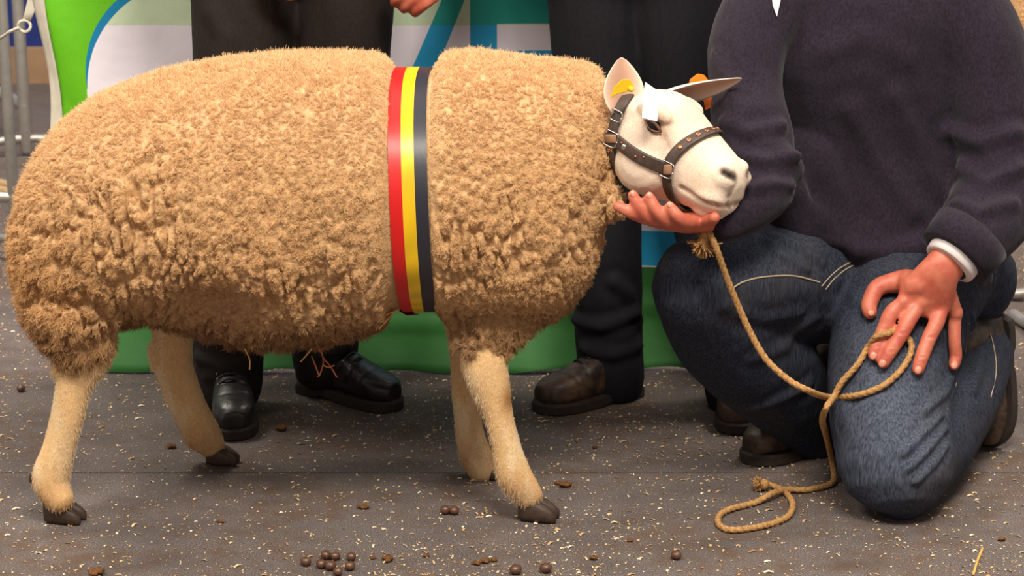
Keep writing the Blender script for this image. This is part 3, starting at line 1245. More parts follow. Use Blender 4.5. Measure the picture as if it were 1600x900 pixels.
def ear(base, tip, opening, width, cup):
    """leaf-shaped cupped ear with thickness; opening = direction the hollow faces"""
    base, tip = Vector(base), Vector(tip)
    ax = tip - base
    Ln = ax.length
    a = ax.normalized()
    o_ = Vector(opening)
    o_ = (o_ - a * o_.dot(a)).normalized()
    s_ = a.cross(o_)
    nu, nv = 22, 12
    V, Fs, C = [], [], []
    for side in (0, 1):
        for i in range(nu + 1):
            t = i / nu
            wv = width * (0.42 + 0.58 * math.sin(math.pi * min(1, (t * 0.92 + 0.06)) ** 0.8)) * (1 - t ** 4.5) ** 0.55 + 0.0008
            cp_ = cup * (1 - 0.55 * t)
            for j in range(nv + 1):
                q = (j / nv) * 2 - 1
                th = q * cp_
                x = wv * math.sin(th) / math.sin(max(cp_, .2)) if cp_ > .2 else wv * q
                y = -wv * (math.cos(th) - math.cos(cp_)) / math.sin(max(cp_, .2))
                thick = 0.0042 * (1 - 0.6 * abs(q) ** 3) * (1 - 0.5 * t)
                pt = base + a * (Ln * t) + s_ * x + o_ * (y - (thick if side else 0)) - o_ * (0.10 * Ln * t * t)
                V.append(pt)
                inner = np.array(srgb(206, 160, 136)) * (1 - 0.35 * math.exp(-(q / .5) ** 2) * (1 - t))
                edge = np.array(srgb(236, 216, 196))
                wgt = abs(q) ** 2.2
                C.append(edge if side else inner * (1 - wgt) + edge * wgt)
    m = (nu + 1) * (nv + 1)
    for side in (0, 1):
        for i in range(nu):
            for j in range(nv):
                p = side * m + i * (nv + 1) + j
                Fs.append((p, p + 1, p + nv + 2, p + nv + 1))
    for i in range(nu):
        for j in (0, nv):
            p = i * (nv + 1) + j
            Fs.append((p, p + nv + 1, p + nv + 1 + m, p + m))
    for j in range(nv):
        p = nu * (nv + 1) + j
        Fs.append((p, p + 1, p + 1 + m, p + m))
        Fs.append((j, j + 1, j + 1 + m, j + m))
    me = bpy.data.meshes.new('ear')
    me.from_pydata([tuple(x) for x in V], [], Fs)
    set_col(me, np.array(C))
    bm = bmesh.new()
    bm.from_mesh(me)
    bmesh.ops.recalc_face_normals(bm, faces=bm.faces)
    bm.to_mesh(me)
    bm.free()
    me.polygons.foreach_set('use_smooth', [True] * len(me.polygons))
    part('ear', me, M_ear, sheep)


EB_N, EB_F = H(-.014, -.040, -.056), H(-.008, -.026, .054)
NE_TIP = P(974, 90, EB_N.y + .01)
FE_TIP = P(1160, 134, EB_F.y - .02)
ear(EB_N, NE_TIP, Vector((0.30, -1, 0.1)), .034, 1.0)
ear(EB_F, FE_TIP, Vector((0.10, -0.66, -0.75)), .028, 1.0)

# ================================================================== THINGS WORN BY THE SHEEP
# ------------------------------------------------------------------ striped ribbon round the body
def satin(name, col, rough=0.38, moire=0.0):
    k = NT(name)
    c = col
    if moire:
        wv = k.n('ShaderNodeTexWave', wave_type='RINGS')
        wv.inputs['Scale'].default_value = 14
        wv.inputs['Distortion'].default_value = 5.0
        wv.inputs['Detail'].default_value = 1.5
        k.t.links.new(k.obj((1, 1, 0.35)), wv.inputs['Vector'])
        c = k.mix(k.math('MULTIPLY', wv.outputs['Fac'], moire), col, tuple(q * 0.45 for q in col))
    k.set(Base_Color=c, Roughness=rough)
    k.b.inputs['Specular IOR Level'].default_value = 0.6
    k.bump(k.noise(60, k.obj((30, 1, 1)), 2), 0.12, 0.002)
    return k.m


def fleece_radius(x, yc, zc, ang):
    d = Vector((0, math.cos(ang), math.sin(ang)))
    o_ = Vector((x, yc, zc)) - fb_off
    loc, nor, i_, dist = fleece_bvh.ray_cast(o_ + d * 0.6, -d)
    return 0.6 - dist if loc is not None else 0.25


zc = (P(640, 93, YC).z + P(640, 490, YC).z) / 2
NA = 200
rib = {}
for xo in (-.031, -.0105, .0105, .031):
    rr = np.array([fleece_radius(RIB_X + xo * 0.9, YC, zc, 2 * math.pi * i / NA) for i in range(NA)])
    rib[xo] = rr
rmax = np.max(np.stack(list(rib.values())), 0)
for _ in range(6):
    rmax = np.maximum(rmax, (np.roll(rmax, 1) + np.roll(rmax, -1)) / 2)
for _ in range(5):
    rmax = (np.roll(rmax, 1) + 2 * rmax + np.roll(rmax, -1)) / 4
ribbon = thing('ribbon_sash', 'red, yellow and black satin ribbon tied round the body of the sheep', 'ribbon', (RIB_X, YC, zc))


def band(xa, xb, lift):
    V, Fs = [], []
    for i in range(NA):
        a = 2 * math.pi * i / NA
        sway = 0.004 * math.sin(a * 2 + 0.5) + 0.010 * max(0, -math.sin(a)) ** 2
        narrow = 1 - 0.22 * max(0, -math.sin(a)) ** 3
        for xx in (xa, xb):
            r = rmax[i] + lift
            V.append((RIB_X + xx * narrow + sway, YC + math.cos(a) * r, zc + math.sin(a) * r))
    for i in range(NA):
        j = (i + 1) % NA
        Fs.append((i * 2, i * 2 + 1, j * 2 + 1, j * 2))
    return V, Fs


part('red_stripe', band(-.0310, -.0100, .0035), satin('red_satin', srgb(196, 14, 10)), ribbon)
part('yellow_stripe', band(-.0102, .0104, .0040), satin('yellow_satin', srgb(236, 190, 14), 0.34, 0.45), ribbon)
part('black_stripe', band(.0102, .0310, .0035), satin('black_satin', srgb(34, 32, 42), 0.4), ribbon)
for o_ in ribbon.children:
    md = o_.modifiers.new('thickness', 'SOLIDIFY')
    md.thickness = 0.0009
    md.offset = -1
    md.use_rim = False
e0 = P(640, 484, YC - .08)
tail = rings([(e0 + Vector((dx_, -0.01 * q, dz_)), Vector((1, 0, 0)), Vector((0, 1, 0)), w_, .0012, 2) for q, (dx_, dz_, w_) in enumerate(((-.012, .012, .010), (-.006, .0, .011), (.004, -.004, .009), (.014, 0.001, .004)))], 10)
part('knot_end', tail, satin('dark_red_satin', srgb(120, 12, 16)), ribbon)

# ------------------------------------------------------------------ leather show halter
M_leather = simple('dark_leather', srgb(70, 56, 48), 0.5, 0, 0.3, 70, 0.25)
M_tanl = simple('tan_leather', srgb(150, 112, 84), 0.55, 0, 0.2, 70, 0.2)
M_copper = simple('copper_rivet', srgb(176, 116, 84), 0.35, 0.8, 0.1, 60, 0)
M_steel = simple('bright_steel', srgb(190, 188, 184), 0.25, 0.95, 0.05, 60, 0)
skin_w = skin.copy()
skin_w.transform(Matrix.Translation(SHEEP_BASE))
head_bvh = bvh_of(skin_w)


def around(s, t0, phi, lift):
    """outermost skin point round the head axis; phi 0 = top, 90 deg = near side"""
    d = (HT * math.cos(phi) - HW * math.sin(phi)).normalized()
    o_ = H(s, t0, 0)
    loc, nor, _, dist = head_bvh.ray_cast(o_ + d * 0.2, -d)
    if loc is None:
        loc = o_ + d * 0.06
    if (loc - o_).length > 0.098:
        loc = o_ + d * 0.098
    return loc + d * lift, d


def strap(pts, outs, width, thick, closed=False):
    n_ = len(pts)
    V, Fs = [], []
    for i in range(n_):
        a, b = (pts[(i - 1) % n_], pts[(i + 1) % n_]) if closed else (pts[max(i - 1, 0)], pts[min(i + 1, n_ - 1)])
        t = (b - a).normalized()
        o_ = (outs[i] - t * outs[i].dot(t)).normalized()
        w = t.cross(o_)
        for (x, y) in ((-.5, 0), (-.47, .8), (-.38, 1), (.38, 1), (.47, .8), (.5, 0)):
            V.append(pts[i] + w * (x * width) + o_ * (y * thick))
    rng_ = n_ if closed else n_ - 1
    for i in range(rng_):
        j = (i + 1) % n_
        for q in range(6):
            q2 = (q + 1) % 6
            Fs.append((i * 6 + q, i * 6 + q2, j * 6 + q2, j * 6 + q))
    if not closed:
        Fs.append(tuple(range(6)))
        Fs.append(tuple((n_ - 1) * 6 + q for q in range(6))[::-1])
    return V, Fs


def smooth_pts(pts, closed, it=3):
    a = np.array([tuple(p) for p in pts])
    for _ in range(it):
        b = (np.roll(a, 1, 0) + 2 * a + np.roll(a, -1, 0)) / 4
        if not closed:
            b[0], b[-1] = a[0], a[-1]
        a = b
    return [Vector(p) for p in a]


halter = thing('halter', 'dark studded leather halter strapped round the white face of the sheep', 'halter', tuple(H(.1, -.08, 0)))
phis = [2 * math.pi * i / 48 for i in range(48)]
nb = [around(.120 - .026 * math.sin(p) ** 2 - .006 * (1 - math.cos(p)) / 2, -.085, p, .003) for p in phis]
nb_p, nb_o = smooth_pts([q[0] for q in nb], True), [q[1] for q in nb]
part('noseband', strap(nb_p, nb_o, .0195, .0032, True), M_leather, halter)
tb = [around(-.018 - .012 * math.cos(p), -.075, p, .009) for p in phis]
tb_p, tb_o = smooth_pts([q[0] for q in tb], True, 6), [q[1] for q in tb]
part('throat_strap', strap(tb_p, tb_o, .018, .0032, True), M_leather, halter)


def rivet(p, o_, r, mat, name='rivet'):
    o_ = o_.normalized()
    u = o_.orthogonal().normalized()
    w = o_.cross(u)
    part(name, rings([(p, u, w, r, r, 2), (p + o_ * .0012, u, w, r * .95, r * .95, 2), (p + o_ * .002, u, w, r * .5, r * .5, 2)], 12), mat, halter)


for i in (0, 2, 4, 6, 8, 42, 44, 46):
    rivet(nb_p[i] + nb_o[i] * .0030, nb_o[i], .0046, M_copper)
for i in (15, 18, 21):
    rivet(tb_p[i] + tb_o[i] * .0030, tb_o[i], .0034, M_copper)
for sgn in (1, -1):
    ia = 13 if sgn > 0 else 35
    ib = 13 if sgn > 0 else 35
    A, B = tb_p[ia], nb_p[ib]
    pts, outs = [], []
    for q in np.linspace(0.02, 0.98, 16):
        c_ = A.lerp(B, q)
        loc, nor, _, _ = head_bvh.find_nearest(c_)
        out = (-HW * sgn)
        d_ = out.normalized()
        l2, n2, _, _ = head_bvh.ray_cast(c_ + d_ * .12, -d_)
        pts.append((l2 if l2 is not None else loc) + d_ * .0040)
        outs.append(d_)
    pts = smooth_pts(pts, False, 4)
    part('cheek_strap', strap(pts, outs, .0215, .0034), M_leather, halter)
    rivet(pts[4] + outs[4] * .003, outs[4], .0050, M_steel)
    for q in (3, 8, 10):
        rivet(pts[q] + outs[q] * .003 + HT * (.004 if q != 8 else -.002), outs[q], .0022, M_copper)
    # junction pieces with tan keepers
    for c_, o_, w_ in ((nb_p[ib], nb_o[ib], .024), (tb_p[ia], tb_o[ia], .020)):
        tdir = HL
        part('keeper', strap([c_ + o_ * .002 - tdir * .010 - HT * .004, c_ + o_ * .0032, c_ + o_ * .002 + tdir * .010 + HT * .004], [o_] * 3, w_ * .72, .0036), M_tanl, halter)
        loop = []
        for a in np.linspace(0, 2 * math.pi, 29):
            ca, sa = math.cos(a), math.sin(a)
            x = math.copysign(abs(ca) ** .45, ca) * .0135
            y = math.copysign(abs(sa) ** .45, sa) * .0125
            loop.append((*(c_ + o_ * .0045 + HL * x + HT * y), .0013))
        part('square_ring', tube(loop, 44, 6, round_ends=False), M_steel, halter)
# chin ring for the lead
chin_i = 24
chin_c = nb_p[chin_i] + nb_o[chin_i] * .010 + HL * .012
chin_px = P(1104, 343, chin_c.y)
chin_c = Vector((chin_px.x, chin_c.y, chin_px.z))
d0, d1 = nb_p[chin_i - 3] + nb_o[chin_i - 3] * .002, chin_c + Vector((0, 0, .008))
part('chin_tab', strap([d0, d0.lerp(d1, .35) + nb_o[chin_i] * .004, d0.lerp(d1, .7) + nb_o[chin_i] * .003, d1], [nb_o[chin_i - 3]] * 4, .016, .0036), M_leather, halter)
loop = [(*(chin_c + Vector((math.cos(a) * .008, .002 * math.cos(a), math.sin(a) * .009))), .0017) for a in np.linspace(0, 2 * math.pi, 25)]
part('lead_ring', tube(loop, 40, 8, round_ends=False), M_steel, halter)
# buckle by the poll
bk, bo = tb_p[9], tb_o[9]
loop = []
for a in np.linspace(0, 2 * math.pi, 25):
    ca, sa = math.cos(a), math.sin(a)
    loop.append((*(bk + bo * .005 + HL * (math.copysign(abs(ca) ** .5, ca) * .011) + HT * (math.copysign(abs(sa) ** .5, sa) * .009)), .0014))
part('buckle', tube(loop, 40, 6, round_ends=False), M_steel, halter)

# ------------------------------------------------------------------ ear tags
def plate(corners, thick, nrm):
    n_ = Vector(nrm).normalized() * thick
    k_ = len(corners)
    V = [Vector(c) for c in corners] + [Vector(c) + n_ for c in corners]
    Fs = [tuple(range(k_)), tuple(range(k_, 2 * k_))[::-1]] + [(i, (i + 1) % k_, (i + 1) % k_ + k_, i + k_) for i in range(k_)]
    return V, Fs


def plastic(name, col, rough=0.4):
    return simple(name, col, rough, 0, 0.06, 40, 0.05, 0.5)


M_ywt, M_wht, M_ort = plastic('yellow_plastic', srgb(214, 176, 24)), plastic('white_plastic', srgb(244, 242, 240)), plastic('orange_plastic', srgb(240, 120, 10))


def ear_tag(label, pix, Y, slope, mat, button):
    pts = [P(a, b, Y + slope * (b - pix[0][1]) * 0.001) for a, b in pix]
    c_ = sum(pts, Vector()) / len(pts)
    root = thing('ear_tag', label, 'ear tag', tuple(c_), 'ear tags')
    o_ = part('flag', plate(pts, .0016, (0, -1, .1)), mat, root, smooth=False)
    bv = o_.modifiers.new('soft', 'BEVEL')
    bv.width = .0006
    if button:
        bp = P(button[0], button[1], Y - .003)
        part('button', tube([(*(bp + Vector((0, .004, 0))), .0052), (*(bp + Vector((.001, -.002, 0))), .0050), (*(bp + Vector((.002, -.010, 0))), .0032)], 8, 12, ref=(0, 0, 1)), mat, root)
    return root


ear_tag('yellow plastic tag with a button inside the upright ear of the sheep', [(953, 154), (960, 135), (972, 124), (984, 124), (990, 133), (982, 143), (966, 146)], EB_N.y - .034, 0, M_ywt, (985, 139))
ear_tag('blank white plastic tag hanging above the eye of the sheep', [(1008, 128), (1028, 142), (1030, 150), (1027, 190), (1003, 184), (1005, 150)], HEAD_O.y - .078, -.45, M_wht, None)
ear_tag('orange plastic tag behind the sideways ear of the sheep', [(1076, 132), (1078, 124), (1090, 115), (1100, 117), (1113, 133), (1111, 168), (1102, 172), (1098, 150), (1080, 146)], EB_F.y + .022, 0, M_ort, None)

# ------------------------------------------------------------------ straw caught in the wool, straw on the floor
M_straw = simple('straw', srgb(206, 160, 84), 0.55, 0, 0.2, 120, 0.1)
M_twig = simple('brown_stalk', srgb(150, 84, 48), 0.6, 0, 0.2, 120, 0.1)


def straw(pix, Y, r, mat, label, group):
    pts = [P(a, b, Y + 0.004 * i) for i, (a, b) in enumerate(pix)]
    o_ = link('straw', mesh_of(tube([(*p, r) for p in pts], max(6, len(pts) * 4), 6)), mat)
    return tag(o_, label, 'straw', group)


yb = YC - .15
for pix in ([(583, 504), (603, 492), (624, 484)], [(592, 514), (605, 500), (617, 486)], [(508, 522), (520, 532), (527, 535)], [(540, 511), (533, 525), (524, 533)],
            [(383, 546), (390, 562), (390, 577)], [(392, 544), (410, 536), (428, 534)], [(487, 545), (478, 556), (470, 565)]):
    straw(pix, yb, .0011, M_straw, 'thin yellow straw caught in the belly wool of the sheep', 'straws caught in the belly wool')
for pix in ([(497, 540), (506, 560), (516, 572), (526, 589)], [(487, 557), (493, 572), (498, 586)], [(503, 550), (505, 568), (499, 587), (496, 588)], [(494, 548), (507, 543), (512, 538)], [(505, 571), (514, 574), (522, 571)]):
    straw(pix, yb + .01, .0013, M_twig, 'reddish brown stalk dangling in a tangle below the sheep belly', 'brown stalks below the belly')
p_ = [G(1521, 897, .003), G(1526, 880, .006), G(1535, 857, .004)]
tag(link('straw', mesh_of(tube([(*q, .0022) for q in p_], 12, 8, ref=(0, 0, 1))), M_straw), 'thick pale straw lying alone on the floor in front of the kneeling person', 'straw')

# ------------------------------------------------------------------ droppings and crumbs of litter
M_dung = simple('dark_dung', srgb(92, 60, 42), 0.4, 0, 0.3, 90, 0.3, 0.6)
M_crumb = simple('brown_litter', srgb(104, 66, 32), 0.9, 0, 0.5, 160, 0.5)


def lump(name, px, py, r, mat, label, group, rough=0.12, squash=0.85, seed=0):
    rough = rough * 1.5 if rough > .3 else rough
    c_ = G(px, py)
    V, Fs = ball((0, 0, 0), (r * 1.08, r, r * squash), 14)
    a = np.array([tuple(q) for q in V])
    a *= (1 + rough * fbm(a / r * (1.3 if rough < .3 else 2.6) + seed * 7.3, seed, 3))[:, None]
    a[:, 2] += -a[:, 2].min() + 0.0002
    o_ = link(name, mesh_of(([Vector(q) for q in a], Fs)), mat)
    o_.location = c_
    o_.rotation_euler = (0, 0, seed * 1.7)
    return tag(o_, label, 'dropping' if name == 'dropping' else 'litter', group)


for i, (a, b, r) in enumerate(((478, 884, .0085), (509, 874, .0085), (524, 875, .0080), (502, 888, .0085), (517, 891, .0090), (549, 876, .0080), (547, 891, .0085), (528, 899, .0075))):
    lump('dropping', a, b, r, M_dung, 'round dark sheep dropping in the loose cluster on the floor', 'droppings in the cluster', 0.10, 0.9, i)
for i, (a, b, r) in enumerate(((696, 803, .0085), (710, 804, .0085))):
    lump('dropping', a, b, r, M_dung, 'dark round dropping of the pair lying near the front hoof', 'pair of droppings', 0.10, 0.9, i + 20)
for i, (a, b, r) in enumerate(((806, 897, .0095), (853, 895, .0095))):
    lump('dropping', a, b, r, M_dung, 'large brown dropping lying apart from the cluster and the pair', 'scattered droppings', 0.14, 0.85, i + 30)
lump('dropping', 1056, 874, .0085, M_dung, 'single brown dropping on the floor in front of the coiled lead rope', None, 0.14, 0.85, 33)
lump('dropping', 33, 612, .0085, M_dung, 'single dark dropping on the floor behind the hind leg', None, 0.14, 0.85, 34)
crumbs = [('flat brown litter crumb beside the cluster of droppings', 'crumbs beside the dropping cluster', ((605, 876, .010), (583, 873, .005), (665, 870, .005))),
          ('brown litter crumb in the smeared row between the droppings', 'crumbs in the smeared row', ((758, 879, .008), (744, 882, .007), (772, 877, .006))),
          ('brown litter crumb lying near the shoes of the person in brown trousers', 'crumbs near the black shoes', ((440, 672, .011), (268, 700, .009))),
          ('brown litter crumb lying in front of the near front hoof', 'crumbs by the front hoof', ((885, 760, .010), (872, 757, .006))),
          ('small brown litter crumb on the open matting under the sheep', 'crumbs under the sheep', ((568, 795, .009), (345, 817, .006), (745, 700, .006))),
          ('small brown litter crumb on the matting near the coiled rope end', 'crumbs near the rope end', ((930, 700, .005), (1108, 636, .006), (985, 846, .005), (928, 875, .006)))]
n_c = 50
for lab, grp, spots in crumbs:
    for (a, b, r) in spots:
        n_c += 1
        lump('litter_crumb', a, b, r, M_crumb, lab, grp, 0.55, 0.40, n_c)
lump('litter_crumb', 150, 899, .012, M_crumb, 'large brown litter crumb in front of the near hind hoof', None, 0.55, 0.40, 90)
lump('litter_crumb', 1565, 845, .006, M_crumb, 'small brown litter crumb beside the knee of the kneeling person', None, 0.55, 0.40, 91)

# ================================================================== PEOPLE
def skin_mat(name, col, red):
    k = NT(name)
    f = k.noise(38, None, 4)
    k.set(Base_Color=k.ramp(f, [(0.32, red), (0.66, col)]), Roughness=0.5)
    k.b.inputs['Subsurface Weight'].default_value = 0.15
    k.b.inputs['Subsurface Radius'].default_value = (0.010, 0.0035, 0.002)
    k.bump(k.noise(240, None, 3), 0.22, 0.0015)
    return k.m


M_hand = skin_mat('skin', srgb(200, 116, 90), srgb(182, 86, 68))
M_nail = simple('nail', srgb(208, 134, 112), 0.3, 0, 0.05, 60, 0)
M_shirt = simple('white_shirt', srgb(226, 216, 214), 0.7, 0, 0.04, 200, 0.1)


def knit(name, col, sheen=0.35):
    k = NT(name)
    f = k.noise(260, k.obj((1, 1, 0.6)), 3)
    k.set(Base_Color=k.ramp(f, [(0.25, tuple(c * 0.55 for c in col)), (0.75, tuple(c * 1.5 for c in col))]), Roughness=0.9)
    k.b.inputs['Sheen Weight'].default_value = sheen
    k.b.inputs['Sheen Roughness'].default_value = 0.5
    k.b.inputs['Specular IOR Level'].default_value = 0.15
    k.bump(f, 0.35, 0.002)
    return k.m


M_navy = knit('navy_knit', srgb(38, 31, 41), 0.08)


def denim():
    k = NT('worn_denim')
    tw = k.noise(330, k.obj((1.0, 1.0, 0.14)), 2)
    fade = k.noise(9, None, 3)
    c = k.ramp(tw, [(0.28, srgb(20, 22, 30)), (0.72, srgb(52, 57, 72))])
    c = k.mix(k.math('MULTIPLY', k.attr('fade').outputs['Fac'], 0.85), c, k.ramp(tw, [(0.25, srgb(44, 50, 62)), (0.75, srgb(102, 109, 126))]))
    c = k.mix(k.math('MULTIPLY', k.ramp(fade, [(0.5, (0, 0, 0)), (0.75, (1, 1, 1))]), 0.25), c, srgb(84, 74, 64))
    k.set(Base_Color=c, Roughness=0.85)
    k.b.inputs['Specular IOR Level'].default_value = 0.2
    k.bump(tw, 0.3, 0.0015)
    return k.m


M_denim = denim()
M_thread = simple('seam_thread', srgb(168, 150, 126), 0.8, 0, 0.2, 300, 0.1)


def cloth(name, col, rough=0.85):
    k = NT(name)
    f = k.noise(300, k.obj((1, 1, 0.4)), 2)
    k.set(Base_Color=k.ramp(f, [(0.3, tuple(c * 0.8 for c in col)), (0.7, tuple(c * 1.25 for c in col))]), Roughness=rough)
    k.b.inputs['Specular IOR Level'].default_value = 0.2
    k.bump(f, 0.2, 0.001)
    return k.m


M_brown_tr = cloth('dark_brown_trousers', srgb(38, 32, 30))
M_black_tr = cloth('black_trousers', srgb(24, 23, 28))
M_coat = cloth('dark_coat', srgb(36, 38, 44))
M_hair = simple('dark_hair', srgb(52, 38, 28), 0.55, 0, 0.3, 160, 0.5)


def boot_leather(name, col, scuff, rough=0.45):
    k = NT(name)
    f = k.noise(26, None, 5, 0.7)
    k.set(Base_Color=k.ramp(f, [(0.42, col), (0.72, scuff)]), Roughness=rough)
    k.bump(k.noise(120, None, 3), 0.3, 0.002)
    return k.m


M_boot_black = boot_leather('black_boot_leather', srgb(24, 21, 21), srgb(52, 46, 44), 0.35)
M_boot_brown = boot_leather('scuffed_boot_leather', srgb(40, 30, 25), srgb(104, 78, 56), 0.5)
M_sole = simple('rubber_sole', srgb(46, 36, 31), 0.7, 0, 0.25, 60, 0.2)
M_lace = simple('boot_lace', srgb(34, 30, 28), 0.8, 0, 0.2, 200, 0.2)
M_eyelet = simple('boot_eyelet', srgb(150, 146, 140), 0.35, 0.8, 0.1, 100, 0)


def boot(parent, M, mat, shaft=0.15, eyelets=False, lift=0.0):
    """ankle boot in local space (x to the toe, z up, heel at origin) moved by M"""
    L = 0.285
    M = M @ Matrix.Scale(0.87, 4)
    st_ = [(.000, .030, .066), (.018, .036, .080), (.05, .038, .092), (.09, .037, .098), (.13, .040, .090), (.17, .045, .076), (.205, .048, .064), (.235, .046, .056), (.26, .038, .048), (.277, .024, .036)]
    s_ = catmull([(a, 0, 0, b, c) for a, b, c in st_], 30)
    up = [(Vector((a, .006 * math.sin(a / L * 3), .020 + c / 2)), Vector((0, 1, 0)), Vector((0, 0, 1)), b, c / 2 + .006, 2.6) for a, _, _, b, c in s_]
    g1 = rings(up, 20)
    g2 = tube([(.055, 0, .06, .040, .050), (.050, 0, .10, .040, .050), (.046, 0, .06 + shaft, .043, .052)], 10, 18, ref=(1, 0, 0))
    me = remesh([g1, g2], 0.0045, 4)
    v = get_v(me)
    n = get_n(me)
    # toe-cap seam and creases over the ball of the foot
    d = -0.0016 * np.exp(-((v[:, 0] - (.212 - 4.0 * v[:, 1] ** 2)) / .003) ** 2) - 0.0012 * np.exp(-((v[:, 0] - .172) / .004) ** 2) * (v[:, 2] > .05)
    d += 0.0012 * fbm(v * 45, 3)
    v = v + n * d[:, None]
    v[:, 2] = np.maximum(v[:, 2], .012)
    set_v(me, v)
    me.transform(M)
    bt = part('boot', me, mat, parent)
    # sole
    prof = [(a, b + .006) for a, _, _, b, c in s_]
    out = [(-.006, .014)] + [(a, b) for a, b in prof[1:]] + [(L + .002, .014)]
    loop = [(a, b + .006 * math.sin(a / L * 3)) for a, b in out] + [(a, -b + .006 * math.sin(a / L * 3)) for a, b in reversed(out)]
    V, Fs = [], []
    k_ = len(loop)
    for z, sc in ((.0, .97), (.004, 1.0), (.022, 1.0), (.027, .97)):
        for a, b in loop:
            zz = z
            if z < .01 and .075 < a < .115:
                zz = z + .007                      # arch before the heel block
            V.append(Vector(((a - .14) * sc + .14, b * sc, zz)))
    for r_ in range(3):
        for i in range(k_):
            j = (i + 1) % k_
            Fs.append((r_ * k_ + i, r_ * k_ + j, (r_ + 1) * k_ + j, (r_ + 1) * k_ + i))
    Fs.append(tuple(range(k_))[::-1])
    Fs.append(tuple(3 * k_ + i for i in range(k_)))
    part('sole', xform((V, Fs), M), M_sole, bt, smooth=False)
    # laces over the tongue
    for i in range(5):
        x = .168 - i * .020
        z = .020 + np.interp(x, [a for a, *_ in st_], [c for *_, c in st_]) + .009
        pts = [(x - .002, -.024, z - .011, .0023), (x, -.010, z - .001, .0023), (x + .001, 0, z + .001, .0024), (x, .010, z - .001, .0023), (x - .002, .024, z - .011, .0023)]
        part('lace', xform(tube(pts, 14, 8, ref=(1, 0, 0)), M), M_lace, bt)
        if eyelets:
            for sgn in (-1, 1):
                part('eyelet', xform(ball((x - .002, sgn * .026, z - .012), (.0036, .0022, .0036), 10), M), M_eyelet, bt)
    bow = [(.088, -.002, .135, .0024), (.098, -.026, .132, .0024), (.088, -.036, .118, .0024), (.084, -.016, .126, .0024), (.090, .004, .134, .0024), (.100, .028, .130, .0024), (.088, .034, .116, .0024), (.085, .010, .128, .0024)]
    part('lace', xform(tube(bow, 40, 8, ref=(1, 0, 0)), M), M_lace, bt)
    return bt


def ground_M(heel, toe):
    d = Vector((toe.x - heel.x, toe.y - heel.y, 0)).normalized()
    w = Vector((-d.y, d.x, 0))
    o_ = Vector((toe.x, toe.y, 0)) - d * (0.285 * 0.87)
    return Matrix.Translation(o_) @ Matrix(((d.x, w.x, 0), (d.y, w.y, 0), (0, 0, 1))).to_4x4()


def axes_M(origin, x, z):
    x = Vector(x).normalized()
    z = Vector(z)
    z = (z - x * z.dot(x)).normalized()
    y = z.cross(x)
    return Matrix.Translation(Vector(origin)) @ Matrix((x, y, z)).transposed().to_4x4()


def finger(pts, r0, r1):
    k_ = len(pts)
    rows = []
    for i, p in enumerate(pts):
        r = r0 + (r1 - r0) * i / (k_ - 1)
        rows.append((*p, r * (1.06 if 0 < i < k_ - 1 else 1.0)))
    return tube(rows, 14, 12)


def head_geo_human(c, face, up=(0, 0, 1)):
    """skull, jaw, nose, ears, brow and lips; c = centre of the head, face = looking direction"""
    f = Vector(face).normalized()
    u = Vector(up)
    u = (u - f * u.dot(f)).normalized()
    w = f.cross(u)
    M = Matrix((f, w, u)).transposed()
    q = lambda a, b, d: Vector(c) + f * a + w * b + u * d
    g_ = [ball(q(-.012, 0, .035), (.098, .076, .085), 20, M), ball(q(.018, 0, -.030), (.072, .062, .085), 18, M), ball(q(.050, 0, -.090), (.030, .030, .022), 12, M),
          tube([(*q(.088, 0, .018), .009), (*q(.102, 0, -.005), .011), (*q(.112, 0, -.022), .013)], 8, 10),
          ball(q(.085, .024, .028), (.016, .024, .010), 10, M), ball(q(.085, -.024, .028), (.016, .024, .010), 10, M),
          ball(q(.086, 0, -.056), (.012, .024, .006), 10, M), ball(q(.084, 0, -.067), (.012, .020, .007), 10, M)]
    for s in (-1, 1):
        g_.append(ball(q(-.010, s * .078, -.002), (.018, .008, .032), 12, M))
        g_.append(ball(q(.060, s * .042, -.020), (.030, .024, .026), 12, M))
    return g_, q, M


def head_extras(parent, q, M):
    for s in (-1, 1):
        part('eye', ball(q(.082, s * .031, .012), .0125, 14), M_eye, parent)
        part('eyebrow', tube([(*q(.098, s * .014, .034), .004), (*q(.096, s * .032, .040), .004), (*q(.080, s * .052, .034), .003)], 8, 8), M_hair, parent)
    V, Fs = ball(q(-.020, 0, .046), (.103, .083, .090), 24, M)
    keepf = []
    Mi = M.transposed()
    for fc in Fs:
        m_ = sum((V[i] for i in fc), Vector()) / len(fc)
        l = Mi @ (m_ - q(0, 0, 0))
        if l.z > .055 or (l.x < .025 and l.z > .0) or (l.x < -.02 and l.z > -.055):
            keepf.append(fc)
    me = mesh_of((V, keepf))
    o_ = part('hair', me, M_hair, parent)
    md = o_.modifiers.new('thick', 'SOLIDIFY')
    md.thickness = .012
    md.offset = 0


# ------------------------------------------------------------------ kneeling handler
KB = G(1400, 790)
kneeler = thing('person', 'kneeling person in dark navy jumper and blue jeans holding the sheep by the chin', 'person', (KB.x, KB.y + .2, 0), 'people at the show')

